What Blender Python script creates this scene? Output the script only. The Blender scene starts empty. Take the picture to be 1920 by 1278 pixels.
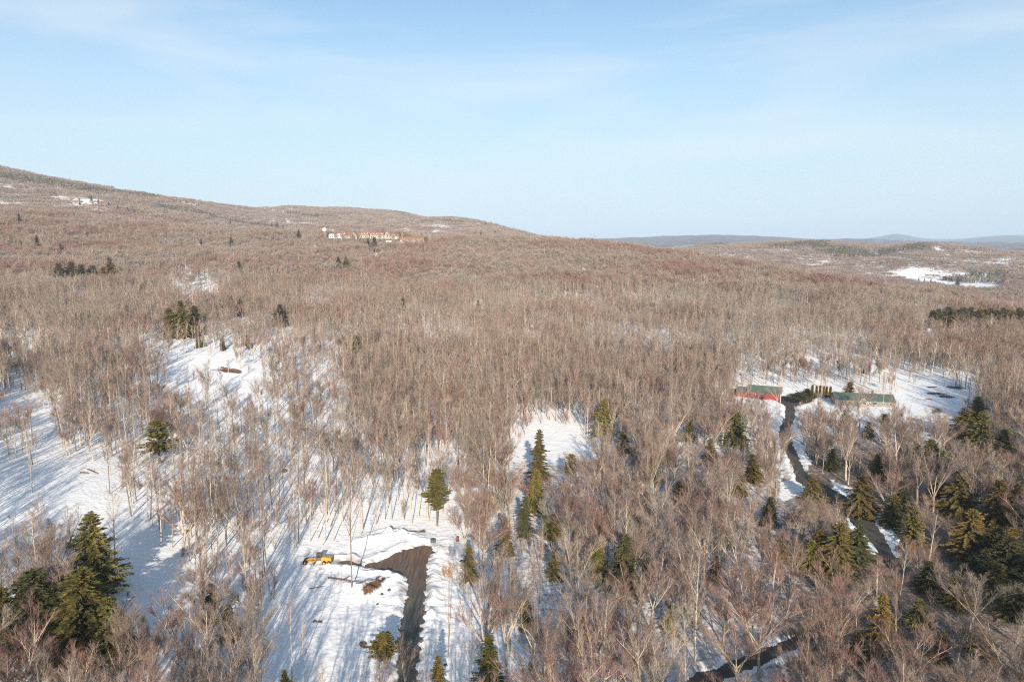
import bpy, math, random
import numpy as np
from mathutils import Vector, Matrix

# ------------------------------------------------------------------ camera, sky, sun, exposure
S = bpy.context.scene
C = S.collection
R = math.radians
CAMZ = 90.0
PITCH = R(8.53)
F = 1280.0            # focal length in photo pixels (photo 1920 wide)
cam_d = bpy.data.cameras.new('camera'); cam = bpy.data.objects.new('camera', cam_d); C.objects.link(cam)
cam_d.sensor_width = 36.0; cam_d.lens = 36.0 * F / 1920.0
cam_d.clip_start = 0.5; cam_d.clip_end = 80000
cam.location = (0, 0, CAMZ); cam.rotation_euler = (R(90) - PITCH, 0, 0)
S.camera = cam
SUN_EL, SUN_AZ = R(21.0), R(4.0)      # sun behind the camera, slightly to its right
sun_dir = Vector((math.sin(SUN_AZ) * math.cos(SUN_EL), -math.cos(SUN_AZ) * math.cos(SUN_EL), math.sin(SUN_EL)))
sd = bpy.data.lights.new('sun', 'SUN'); sd.energy = 4.8; sd.angle = R(0.5); sd.color = (1.0, 0.87, 0.71)
so = bpy.data.objects.new('sun', sd); C.objects.link(so)
so.rotation_euler = sun_dir.to_track_quat('Z', 'Y').to_euler()
W = bpy.data.worlds.new('World'); S.world = W; W.use_nodes = True
nt = W.node_tree; nt.nodes.clear()
wo = nt.nodes.new('ShaderNodeOutputWorld'); bg = nt.nodes.new('ShaderNodeBackground')
sky = nt.nodes.new('ShaderNodeTexSky'); sky.sky_type = 'NISHITA'; sky.sun_disc = False
sky.sun_elevation = SUN_EL; sky.sun_rotation = math.pi - SUN_AZ
sky.air_density = 1.0; sky.dust_density = 0.3; sky.ozone_density = 2.0; sky.altitude = 400
tc = nt.nodes.new('ShaderNodeTexCoord')
mp = nt.nodes.new('ShaderNodeMapping'); mp.inputs['Rotation'].default_value = (R(4), R(-11), R(12)); mp.inputs['Scale'].default_value = (1.1, 1.6, 7.5)
nz = nt.nodes.new('ShaderNodeTexNoise'); nz.inputs['Scale'].default_value = 1.5; nz.inputs['Detail'].default_value = 7; nz.inputs['Roughness'].default_value = 0.5; nz.inputs['Distortion'].default_value = 0.5
rmp = nt.nodes.new('ShaderNodeMapRange'); rmp.inputs[1].default_value = 0.47; rmp.inputs[2].default_value = 0.78; rmp.inputs[3].default_value = 0.0; rmp.inputs[4].default_value = 0.75
mix = nt.nodes.new('ShaderNodeMix'); mix.data_type = 'RGBA'
CLOUD = (6.3, 6.9, 7.2, 1); VEIL = (5.2, 6.22, 6.9, 1)
mix.inputs[7].default_value = CLOUD
nt.links.new(tc.outputs['Generated'], mp.inputs['Vector']); nt.links.new(mp.outputs[0], nz.inputs['Vector'])
nt.links.new(nz.outputs['Fac'], rmp.inputs[0]); nt.links.new(rmp.outputs[0], mix.inputs[0])
# a thin even veil of high cloud, thickest in the long sight line near the horizon
sx_ = nt.nodes.new('ShaderNodeSeparateXYZ'); nt.links.new(tc.outputs['Generated'], sx_.inputs[0])
vr = nt.nodes.new('ShaderNodeMapRange'); vr.interpolation_type = 'SMOOTHSTEP'; vr.inputs[1].default_value = 0.42; vr.inputs[2].default_value = -0.02; vr.inputs[3].default_value = 0.10; vr.inputs[4].default_value = 0.93
nt.links.new(sx_.outputs['Z'], vr.inputs[0])
veil = nt.nodes.new('ShaderNodeMix'); veil.data_type = 'RGBA'; veil.inputs[7].default_value = VEIL
nt.links.new(vr.outputs[0], veil.inputs[0]); tint = nt.nodes.new('ShaderNodeMix'); tint.data_type = 'RGBA'; tint.blend_type = 'MULTIPLY'; tint.inputs[0].default_value = 1; tint.inputs[7].default_value = (.78, 1.08, 1.17, 1)
nt.links.new(sky.outputs[0], tint.inputs[6]); nt.links.new(tint.outputs[2], veil.inputs[6])
nt.links.new(veil.outputs[2], mix.inputs[6]); nt.links.new(mix.outputs[2], bg.inputs[0])
bg.inputs[1].default_value = 0.075
nt.links.new(bg.outputs[0], wo.inputs[0])
S.view_settings.view_transform = 'Standard'; S.view_settings.look = 'None'; S.view_settings.exposure = 0.85; S.view_settings.gamma = 1
S.render.engine = 'CYCLES'
S.cycles.use_denoising = False; W.cycles.sampling_method = 'NONE'; S.cycles.filter_width = 1.1
S.cycles.max_bounces = 4; S.cycles.diffuse_bounces = 2; S.cycles.glossy_bounces = 1; S.cycles.transmission_bounces = 1; S.cycles.volume_bounces = 0; S.cycles.transparent_max_bounces = 4

# ------------------------------------------------------------------ helpers
rng = np.random.default_rng(7); random.seed(11)
COSP, SINP = math.cos(PITCH), math.sin(PITCH)
def raydir(px, py):
    u = (px - 960.0) / F; v = -(py - 639.0) / F
    return u, COSP + SINP * v, -SINP + COSP * v
def project(x, y, z):
    z = z - CAMZ
    d = COSP * y - SINP * z; v = (SINP * y + COSP * z) / d
    return 960 + F * x / d, 639 - F * v
def elev(py): return math.atan((639 - py) / F) - PITCH
def smooth(a, b, x):
    t = np.clip((x - a) / (b - a), 0, 1); return t * t * (3 - 2 * t)
_perm = np.random.default_rng(3).random((256, 256))
def vnoise(x, y):
    xi = np.floor(x).astype(int); yi = np.floor(y).astype(int); fx = x - xi; fy = y - yi
    fx = fx * fx * (3 - 2 * fx); fy = fy * fy * (3 - 2 * fy)
    a = _perm[xi & 255, yi & 255]; b = _perm[(xi + 1) & 255, yi & 255]; c = _perm[xi & 255, (yi + 1) & 255]; d = _perm[(xi + 1) & 255, (yi + 1) & 255]
    return (a * (1 - fx) + b * fx) * (1 - fy) + (c * (1 - fx) + d * fx) * fy
def fbm(x, y, o=4):
    s = 0; a = 0.5; n = 0
    for i in range(o):
        s = s + a * vnoise(x + 17.3 * i, y - 9.1 * i); n += a; a *= 0.5; x = x * 2.03; y = y * 2.03
    return s / n * 2 - 1

# ---- terrain heights: for a few bearings, ground height at growing distances
def g(py, r, th=0.0): return (py, r, th)
def gval(px, t):
    dx, dy, dz = raydir(px, t[0]); return CAMZ + t[1] * dz / math.hypot(dx, dy) - t[2]
TH = 17.0
cols = {
 -500: [(0,0),(200,8),(300,20),(480,30),(800,60),(1700,190),(2200,270),(3500,420),(5000,350),(9000,120),(26000,60)],
 0: [(0,0),(120,1),(225,7),(300,13),(480,20),(800,42),(1150,g(450,1150,TH)),(1650,g(388,1650,TH)),(1900,g(390,1900,TH)),(2200,g(380,2200)),(3500,g(300,3500,16)),(5000,300),(9000,90),(26000,60)],
 240: [(0,0),(120,1),(225,4),(330,9),(480,18),(800,38),(1150,g(455,1150,TH)),(1600,g(399,1600,TH)),(1900,g(402,1900,TH)),(2300,g(386,2300)),(3500,g(349,3500,16)),(5000,250),(9000,90),(26000,60)],
 480: [(0,0),(200,0),(300,6),(430,15),(720,28),(950,52),(1100,g(452,1100,22)),(1210,g(450,1210,22)),(1290,g(442,1290)),(1400,g(443,1400)),(1800,g(445,1800,TH)),(2400,g(425,2400,TH)),(3800,g(383,3800,12)),(5000,200),(9000,70),(26000,60)],
 600: [(0,0),(200,0),(300,4),(430,12),(720,26),(950,48),(1100,g(449,1100,22)),(1210,g(450,1210,22)),(1280,g(443,1280)),(1460,g(443,1460)),(1560,g(456,1560)),(1800,g(450,1800,TH)),(2400,g(430,2400,TH)),(3900,g(380,3900,12)),(5000,180),(9000,70),(26000,60)],
 740: [(0,0),(200,0),(300,3),(430,9),(720,23),(950,46),(1100,g(450,1100,22)),(1210,g(451,1210,22)),(1280,g(443,1280)),(1460,g(443,1460)),(1560,g(456,1560)),(1800,g(452,1800,TH)),(2400,g(432,2400,TH)),(3900,g(387,3900,12)),(5000,170),(9000,70),(26000,60)],
 800: [(0,0),(200,0),(300,2),(430,8),(720,22),(950,47),(1310,g(440,1310,TH)),(1800,g(452,1800,TH)),(2400,g(434,2400,TH)),(3900,g(402,3900,12)),(5000,120),(9000,60),(26000,60)],
 860: [(0,0),(200,0),(300,2),(430,7),(720,21),(950,46),(1300,g(438,1300,TH)),(1800,g(452,1800,TH)),(2400,g(434,2400,TH)),(3600,g(402,3600,12)),(5000,80),(9000,60),(26000,60)],
 960: [(0,0),(200,0),(300,1),(430,6),(720,20),(950,45),(1300,g(437,1300,TH)),(1800,g(455,1800,TH)),(2400,g(450,2400,TH)),(3500,g(425,3500,12)),(5000,60),(9000,60),(26000,60)],
 1020: [(0,0),(200,0),(300,1),(430,5),(720,19),(950,45),(1300,g(436,1300,TH)),(1800,g(455,1800,TH)),(2400,g(455,2400,TH)),(3500,g(443,3500,12)),(5000,40),(9000,60),(26000,60)],
 1200: [(0,0),(200,0),(300,0),(430,2),(720,14),(950,42),(1200,g(447,1200,TH)),(1700,20),(2400,0),(3500,15),(5000,0),(7000,40),(9000,g(444,9000)),(12000,0),(26000,60)],
 1320: [(0,0),(200,0),(380,1),(720,13),(950,38),(1100,g(467,1100,TH)),(1500,10),(1800,-6),(2400,0),(3200,g(456,3200,12)),(4200,0),(9000,g(439,9000)),(12000,0),(26000,60)],
 1440: [(0,0),(200,0),(380,2),(720,12),(1000,g(484,1000,TH)),(1400,-5),(1700,-26),(2300,-5),(3200,g(449,3200,12)),(4200,0),(9000,g(443,9000)),(12000,0),(26000,60)],
 1500: [(0,0),(200,0),(380,2),(720,12),(980,g(493,980,TH)),(1400,-8),(1700,-30),(2300,0),(3200,g(444,3200,12)),(4200,0),(9000,g(447,9000)),(12000,0),(26000,60)],
 1600: [(0,0),(200,0),(380,3),(720,12),(920,g(511,920,TH)),(1300,-15),(1700,-32),(2100,-22),(3200,g(452,3200,12)),(4200,0),(9000,g(446,9000)),(12000,0),(18000,60),(26000,60)],
 1640: [(0,0),(200,0),(380,3),(720,11),(900,g(517,900,TH)),(1300,-18),(1700,-34),(2100,-24),(3100,g(460,3100,12)),(4200,0),(9000,g(447,9000)),(12000,0),(18000,g(445,18000)),(26000,60)],
 1675: [(0,0),(200,0),(380,3),(720,10),(880,g(523,880,TH)),(1250,-20),(1700,-34),(2100,-24),(3000,g(457,3000,12)),(4200,0),(9000,g(450,9000)),(12000,0),(18000,g(433,18000)),(26000,60)],
 1715: [(0,0),(200,0),(380,3),(720,9),(870,g(529,870,TH)),(1250,-22),(1700,-34),(2100,-24),(2900,g(451,2900,12)),(4200,0),(9000,g(451,9000)),(12000,0),(18000,g(447,18000)),(26000,60)],
 1780: [(0,0),(200,0),(380,4),(720,8),(840,g(540,840,TH)),(1250,-24),(1700,-34),(2100,-22),(2900,g(454,2900,12)),(4200,0),(9000,g(452,9000)),(12000,0),(18000,g(450,18000)),(26000,60)],
 1860: [(0,0),(200,0),(380,4),(650,6),(800,g(556,800,TH)),(1250,-24),(1650,-36),(2000,-20),(2900,g(463,2900,12)),(4200,0),(9000,g(454,9000)),(12000,0),(18000,g(440,18000)),(26000,60)],
 1960: [(0,0),(200,0),(380,4),(620,4),(760,g(573,760,TH)),(1250,-24),(1600,-34),(2000,-15),(2800,g(474,2800,12)),(4200,0),(9000,g(456,9000)),(12000,0),(18000,g(440,18000)),(26000,60)],
 2500: [(0,0),(200,0),(380,4),(620,0),(760,-12),(1250,-28),(1600,-30),(2800,20),(4200,0),(9000,60),(12000,0),(18000,120),(26000,60)],
}
cols = {p: [(a, gval(p, b) if isinstance(b, tuple) else b) for a, b in L_] for p, L_ in cols.items()}
AZK = np.array([math.atan((p - 960) / F) for p in sorted(cols)])
LR = np.linspace(math.log(60), math.log(40000), 420)          # log distance samples
tab = np.array([np.interp(np.exp(LR), [a for a, b in cols[p]], [b for a, b in cols[p]]) for p in sorted(cols)])
k = np.exp(-0.5 * (np.arange(-9, 10) / 3.2) ** 2); k /= k.sum()
tab = np.array([np.convolve(np.pad(t, 9, 'edge'), k, 'valid') for t in tab])
AZ = np.linspace(AZK[0], AZK[-1], 500)
tab2 = np.array([np.interp(AZ, AZK, tab[:, j]) for j in range(tab.shape[1])]).T     # az x r
k2 = np.exp(-0.5 * (np.arange(-12, 13) / 3.0) ** 2); k2 /= k2.sum()
tab2 = np.array([np.convolve(np.pad(tab2[:, j], 12, 'edge'), k2, 'valid') for j in range(tab2.shape[1])]).T
def base_h(x, y):
    x = np.asarray(x, float); y = np.asarray(y, float)
    r = np.hypot(x, y) + 1e-6; az = np.arctan2(x, y)
    back = smooth(AZK[-1], 2.2, np.abs(az)); az = np.clip(az, AZ[0], AZ[-1])
    fi = np.clip((az - AZ[0]) / (AZ[1] - AZ[0]), 0, len(AZ) - 1.001); fj = np.clip((np.log(np.maximum(r, 60)) - LR[0]) / (LR[1] - LR[0]), 0, len(LR) - 1.001)
    i = fi.astype(int); j = fj.astype(int); fi = fi - i; fj = fj - j
    h = (tab2[i, j] * (1 - fi) + tab2[i + 1, j] * fi) * (1 - fj) + (tab2[i, j + 1] * (1 - fi) + tab2[i + 1, j + 1] * fi) * fj
    h = h * (1 - back)
    amp1 = np.clip((r - 60) / 2500, 0.0, 1) * 9 + 1.2
    h = h + amp1 * fbm(x / 190.0, y / 190.0, 3) * smooth(40, 200, r) * (1 - .75 * smooth(900, 1250, r) * smooth(1700, 1450, r)) + 0.5 * fbm(x / 28.0, y / 28.0, 3) * smooth(2000, 600, r)
    h = h + smooth(1500, 4000, r) * 16 * fbm(x / 620.0 + 5, y / 620.0, 4)
    return h
def hit(px, py, add=0.0):
    dx, dy, dz = raydir(px, py); t = 60.0
    prev = t
    while t < 40000:
        x, y, z = dx * t, dy * t, CAMZ + dz * t
        if z < float(base_h(x, y)) + add: break
        prev = t; t *= 1.01
    lo, hi = prev, t
    for _ in range(24):
        m = (lo + hi) / 2
        if CAMZ + dz * m < float(base_h(dx * m, dy * m)) + add: hi = m
        else: lo = m
    return np.array([dx * hi, dy * hi, CAMZ + dz * hi])

def poly_world(pts):                      # corners given where the photo shows them -> ground positions
    return np.array([hit(a, b)[:2] for a, b in pts])
def sdist(poly, x, y):                    # signed distance to polygon, negative inside
    x = np.asarray(x, float); y = np.asarray(y, float)
    n = len(poly); d = np.full(x.shape, 1e9); ins = np.zeros(x.shape, bool)
    for i in range(n):
        x1, y1 = poly[i]; x2, y2 = poly[(i + 1) % n]
        ex, ey = x2 - x1, y2 - y1; L = ex * ex + ey * ey + 1e-9
        t = np.clip(((x - x1) * ex + (y - y1) * ey) / L, 0, 1)
        d = np.minimum(d, np.hypot(x - x1 - t * ex, y - y1 - t * ey))
        c = ((y1 > y) != (y2 > y)) & (x < (x2 - x1) * (y - y1) / (y2 - y1 + 1e-12) + x1)
        ins ^= c
    return np.where(ins, -d, d)
def inpoly(pts, x, y):
    return sdist(np.array(pts, float), x, y) < 0

ROAD = [(628,1052),(655,1050),(682,1056),(703,1053),(722,1047),(742,1036),(757,1029),(778,1025),(800,1021),(814,1027),(812,1034),(804,1040),(803,1060),(799,1080),(798,1100),(796,1130),(794,1160),(789,1185),(785,1205),(783,1330),(742,1330),(748,1190),(752,1175),(757,1140),(762,1120),(763,1085),(757,1077),(735,1073),(710,1068),(690,1062),(660,1058),(630,1056)]
DRIVE = [(1440,744),(1473,741),(1492,744),(1520,736),(1532,742),(1522,752),(1505,757),(1491,762),(1492,780),(1484,800),(1482,818),(1488,836),(1500,858),(1512,885),(1540,903),(1580,925),(1625,960),(1650,990),(1672,1030),(1690,1060),(1668,1068),(1648,1035),(1620,1000),(1580,962),(1530,925),(1492,900),(1484,870),(1466,835),(1460,812),(1463,795),(1472,778),(1472,760),(1458,752)]
LOWROAD = [(1262,1300),(1300,1262),(1350,1246),(1405,1226),(1450,1206),(1500,1184),(1580,1150),(1640,1130),(1650,1148),(1590,1172),(1512,1205),(1460,1228),(1415,1250),(1360,1272),(1325,1290),(1310,1310)]
roads = [poly_world(ROAD), poly_world(DRIVE), poly_world(LOWROAD)]
# heaps the plough and the digger left: (px, py, radius x, radius y, height)
HEAPS = [(694,1108,6,4.5,2.3),(727,1088,4,3,1.6),(660,1098,3.5,2.5,.9),(700,1014,7,4,1.2),(728,1002,5,3.5,1.7),(752,1004,5,3,1.3),(781,1010,5,3,1.0)]
heap_w = [(hit(a, b)[:2], rx, ry, hh) for a, b, rx, ry, hh in HEAPS]
def ground_h(x, y):
    if np.ndim(x) == 0: return ground_h(np.array([float(x)]), np.array([float(y)]))[0]
    x = np.asarray(x, float); y = np.asarray(y, float)
    h = base_h(x, y); r = np.hypot(x, y)
    near = (r < 560) & (y > 60)
    if near.any():
        xs, ys = x[near], y[near]; dh = np.zeros(xs.shape)
        for ri, P in enumerate(roads):
            d = sdist(P, xs, ys)
            edge = d + (1.5 if ri == 0 else .9) * fbm(xs / 1.9, ys / 1.9, 3)
            dh += -0.42 * smooth(0.35, -0.35, edge)
            bank = np.exp(-((d - 2.0) / 1.5) ** 2) * (0.75 + 0.9 * fbm(xs / 3.3 + 7, ys / 3.3, 3)) * (1.0 if ri == 0 else 0.7)
            dh += np.where(edge > -.2, bank, 0)
            dh += .32 * fbm(xs / 1.5, ys / 1.5, 3) * smooth(13, 5, d) * (edge > 0)
        for (c, rx, ry, hh) in heap_w:
            q = ((xs - c[0]) / rx) ** 2 + ((ys - c[1]) / ry) ** 2
            dh += hh * np.exp(-q * 1.6) * (1 + .9 * fbm(xs / 2.0, ys / 2.0, 4))
        dh += 0.13 * fbm(xs / 2.3, ys / 2.3, 2)
        h = h.copy(); h[near] += dh
    return h

# ---- mesh building
def new_mesh(name, V, Fc, mats, mi=None, sm=False):
    me = bpy.data.meshes.new(name); me.from_pydata([tuple(v) for v in V], [], Fc)
    for m in mats: me.materials.append(m)
    if mi is not None: me.polygons.foreach_set('material_index', np.array(mi, dtype=np.int32))
    if sm: me.polygons.foreach_set('use_smooth', np.ones(len(me.polygons), bool))
    me.update(); return me
def link(name, me, parent=None, loc=None):
    o = bpy.data.objects.new(name, me); C.objects.link(o)
    if parent is not None: o.parent = parent
    if loc is not None: o.location = loc
    return o
def tag(o, label=None, cat=None, group=None, kind=None):
    if label: o['label'] = label
    if cat: o['category'] = cat
    if group: o['group'] = group
    if kind: o['kind'] = kind
    return o
def empty(name, loc, rz=0.0, label=None, cat=None, group=None):
    o = bpy.data.objects.new(name, None); C.objects.link(o); o.location = loc; o.rotation_euler = (0, 0, rz); o.empty_display_size = .5
    return tag(o, label, cat, group)

class MB:
    def __init__(s): s.V = []; s.F = []; s.M = []
    def box(s, c, d, rz=0, m=0, taper=1.0, ry=0):
        b = len(s.V); cs, sn = math.cos(rz), math.sin(rz); cy, sy = math.cos(ry), math.sin(ry)
        for z in (-.5, .5):
            for x, y in ((-.5, -.5), (.5, -.5), (.5, .5), (-.5, .5)):
                t = taper if z > 0 else 1
                X, Y, Z = x * d[0] * t, y * d[1] * t, z * d[2]
                X, Z = X * cy + Z * sy, -X * sy + Z * cy
                s.V.append((c[0] + X * cs - Y * sn, c[1] + X * sn + Y * cs, c[2] + Z))
        for f in ((0,3,2,1),(4,5,6,7),(0,1,5,4),(1,2,6,5),(2,3,7,6),(3,0,4,7)): s.F.append(tuple(b + i for i in f)); s.M.append(m)
    def prism(s, prof, y0, y1, m=0):          # profile in x,z extruded along y
        b = len(s.V); n = len(prof)
        for y in (y0, y1):
            for x, z in prof: s.V.append((x, y, z))
        s.F.append(tuple(b + i for i in range(n))); s.F.append(tuple(b + n + i for i in reversed(range(n)))); s.M += [m, m]
        for i in range(n): s.F.append((b + i, b + (i + 1) % n, b + n + (i + 1) % n, b + n + i)[::-1]); s.M.append(m)
    def cyl(s, a, b_, r0, r1, n=10, m=0, cap=True):
        a = Vector(a); b_ = Vector(b_); d = (b_ - a).normalized(); u = d.orthogonal().normalized(); v = d.cross(u); k = len(s.V)
        for p, r in ((a, r0), (b_, r1)):
            for i in range(n):
                t = 2 * math.pi * i / n; s.V.append(tuple(p + u * (r * math.cos(t)) + v * (r * math.sin(t))))
        for i in range(n): s.F.append((k + i, k + (i + 1) % n, k + n + (i + 1) % n, k + n + i)); s.M.append(m)
        if cap: s.F.append(tuple(k + i for i in reversed(range(n)))); s.F.append(tuple(k + n + i for i in range(n))); s.M += [m, m]
    def build(s, name, mats, parent=None, sm=False, loc=None):
        return link(name, new_mesh(name, s.V, s.F, mats if isinstance(mats, list) else [mats], s.M, sm), parent, loc)

# ------------------------------------------------------------------ materials
def mat(name, col, rough=.8, col2=None, scale=2.0, detail=4, bump=0, bscale=None, rnd=0.0, metal=0.0, spec=.3, hue=0.0, coord='Object', thr=(.35, .65)):
    m = bpy.data.materials.new(name); m.use_nodes = True; n = m.node_tree; b = n.nodes['Principled BSDF']
    b.inputs['Roughness'].default_value = rough; b.inputs['Metallic'].default_value = metal; b.inputs['Specular IOR Level'].default_value = spec
    b.inputs['Base Color'].default_value = (*col, 1)
    tcn = n.nodes.new('ShaderNodeTexCoord'); last = None
    if col2:
        nz = n.nodes.new('ShaderNodeTexNoise'); nz.inputs['Scale'].default_value = scale; nz.inputs['Detail'].default_value = detail
        n.links.new(tcn.outputs[coord], nz.inputs['Vector'])
        mr = n.nodes.new('ShaderNodeMapRange'); mr.inputs[1].default_value = thr[0]; mr.inputs[2].default_value = thr[1]
        n.links.new(nz.outputs['Fac'], mr.inputs[0])
        mx = n.nodes.new('ShaderNodeMix'); mx.data_type = 'RGBA'; mx.inputs[6].default_value = (*col, 1); mx.inputs[7].default_value = (*col2, 1)
        n.links.new(mr.outputs[0], mx.inputs[0]); last = mx.outputs[2]
    if rnd or hue:
        oi = n.nodes.new('ShaderNodeObjectInfo'); hs = n.nodes.new('ShaderNodeHueSaturation')
        if last: n.links.new(last, hs.inputs['Color'])
        else: hs.inputs['Color'].default_value = (*col, 1)
        r1 = n.nodes.new('ShaderNodeMapRange'); r1.inputs[3].default_value = 1 - rnd; r1.inputs[4].default_value = 1 + rnd
        n.links.new(oi.outputs['Random'], r1.inputs[0]); n.links.new(r1.outputs[0], hs.inputs['Value'])
        mu = n.nodes.new('ShaderNodeMath'); mu.operation = 'MULTIPLY'; mu.inputs[1].default_value = 37.7
        fr = n.nodes.new('ShaderNodeMath'); fr.operation = 'FRACT'; n.links.new(oi.outputs['Random'], mu.inputs[0]); n.links.new(mu.outputs[0], fr.inputs[0])
        r2 = n.nodes.new('ShaderNodeMapRange'); r2.inputs[3].default_value = .5 - hue; r2.inputs[4].default_value = .5 + hue
        n.links.new(fr.outputs[0], r2.inputs[0]); n.links.new(r2.outputs[0], hs.inputs['Hue'])
        last = hs.outputs[0]
    if last: n.links.new(last, b.inputs['Base Color'])
    if bump:
        bz = n.nodes.new('ShaderNodeTexNoise'); bz.inputs['Scale'].default_value = bscale or scale; bz.inputs['Detail'].default_value = 5
        n.links.new(tcn.outputs[coord], bz.inputs['Vector'])
        bm = n.nodes.new('ShaderNodeBump'); bm.inputs['Strength'].default_value = 1; bm.inputs['Distance'].default_value = bump
        n.links.new(bz.outputs['Fac'], bm.inputs['Height']); n.links.new(bm.outputs[0], b.inputs['Normal'])
    return m

def snow_mat():
    m = bpy.data.materials.new('snow_ground'); m.use_nodes = True; n = m.node_tree; b = n.nodes['Principled BSDF']
    b.inputs['Roughness'].default_value = .7; b.inputs['Specular IOR Level'].default_value = .15
    at = n.nodes.new('ShaderNodeAttribute'); at.attribute_name = 'cover'; at.attribute_type = 'GEOMETRY'
    sp = n.nodes.new('ShaderNodeSeparateColor'); n.links.new(at.outputs['Color'], sp.inputs[0])
    tcn = n.nodes.new('ShaderNodeTexCoord')
    def noise(sc, det, lo, hi):
        z = n.nodes.new('ShaderNodeTexNoise'); z.inputs['Scale'].default_value = sc; z.inputs['Detail'].default_value = det; z.inputs['Roughness'].default_value = .65
        n.links.new(tcn.outputs['Object'], z.inputs['Vector'])
        r_ = n.nodes.new('ShaderNodeMapRange'); r_.inputs[1].default_value = lo; r_.inputs[2].default_value = hi; n.links.new(z.outputs['Fac'], r_.inputs[0]); return r_.outputs[0]
    def mixc(f, a, bb):
        x = n.nodes.new('ShaderNodeMix'); x.data_type = 'RGBA'
        for s_, v in ((6, a), (7, bb)):
            if isinstance(v, tuple): x.inputs[s_].default_value = (*v, 1)
            else: n.links.new(v, x.inputs[s_])
        n.links.new(f, x.inputs[0]); return x.outputs[2]
    def mul(a, bb):
        x = n.nodes.new('ShaderNodeMath'); x.operation = 'MULTIPLY'; n.links.new(a, x.inputs[0])
        if isinstance(bb, float): x.inputs[1].default_value = bb
        else: n.links.new(bb, x.inputs[1])
        return x.outputs[0]
    snow = mixc(noise(.15, 5, .3, .7), (.80, .81, .83), (.86, .86, .86))
    litter_shade = mixc(noise(2.2, 4, .4, .6), (.12, .085, .06), (.24, .19, .155))
    ma = n.nodes.new('ShaderNodeMath'); ma.operation = 'MULTIPLY_ADD'; ma.inputs[1].default_value = 1.5; ma.inputs[2].default_value = -1.0; n.links.new(sp.outputs[0], ma.inputs[0])
    mb_ = n.nodes.new('ShaderNodeMath'); mb_.operation = 'ADD'; mb_.use_clamp = True; n.links.new(ma.outputs[0], mb_.inputs[0]); n.links.new(noise(.7, 7, .32, .68), mb_.inputs[1])
    c = mixc(mb_.outputs[0], snow, litter_shade)         # litter and painted shade under trees
    dirt = mixc(noise(1.4, 5, .35, .65), (.085, .045, .026), (.17, .10, .062))
    c = mixc(sp.outputs[1], c, dirt)                                            # bare earth
    wood = mixc(noise(.012, 8, .42, .62), (.13, .11, .115), (.19, .165, .17))
    wood = mixc(mul(noise(.006, 8, .60, .68), .6), wood, (.6, .6, .62))
    c = mixc(sp.outputs[2], c, wood)                                            # far wooded hills
    n.links.new(c, b.inputs['Base Color'])
    bz = n.nodes.new('ShaderNodeTexNoise'); bz.inputs['Scale'].default_value = .8; bz.inputs['Detail'].default_value = 6
    n.links.new(tcn.outputs['Object'], bz.inputs['Vector'])
    bm = n.nodes.new('ShaderNodeBump'); bm.inputs['Distance'].default_value = .35; bm.inputs['Strength'].default_value = .8
    n.links.new(bz.outputs['Fac'], bm.inputs['Height']); n.links.new(bm.outputs[0], b.inputs['Normal'])
    return m
M = {}
M['snow'] = snow_mat()
M['bark'] = mat('pale_bark', (.49, .42, .335), .9, (.30, .25, .20), 1.2, rnd=.28, hue=.01)
M['bark_dark'] = mat('dark_bark', (.13, .10, .075), .9, (.2, .16, .12), 1.5, rnd=.2)
M['twig_tan'] = mat('tan_twigs', (.305, .224, .176), .9, (.215, .158, .127), .5, rnd=.25, hue=.012)
M['twig_grey'] = mat('grey_twigs', (.315, .256, .21), .9, (.22, .181, .153), .5, rnd=.25, hue=.012)
M['twig_red'] = mat('reddish_twigs', (.278, .174, .14), .9, (.188, .118, .097), .5, rnd=.25, hue=.015)
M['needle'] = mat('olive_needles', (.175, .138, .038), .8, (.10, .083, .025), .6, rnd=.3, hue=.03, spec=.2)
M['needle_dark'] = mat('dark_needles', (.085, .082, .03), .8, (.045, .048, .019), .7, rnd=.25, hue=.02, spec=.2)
M['needle_gold'] = mat('golden_needles', (.25, .165, .03), .8, (.15, .11, .028), .7, rnd=.2, hue=.015, spec=.2)

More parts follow.
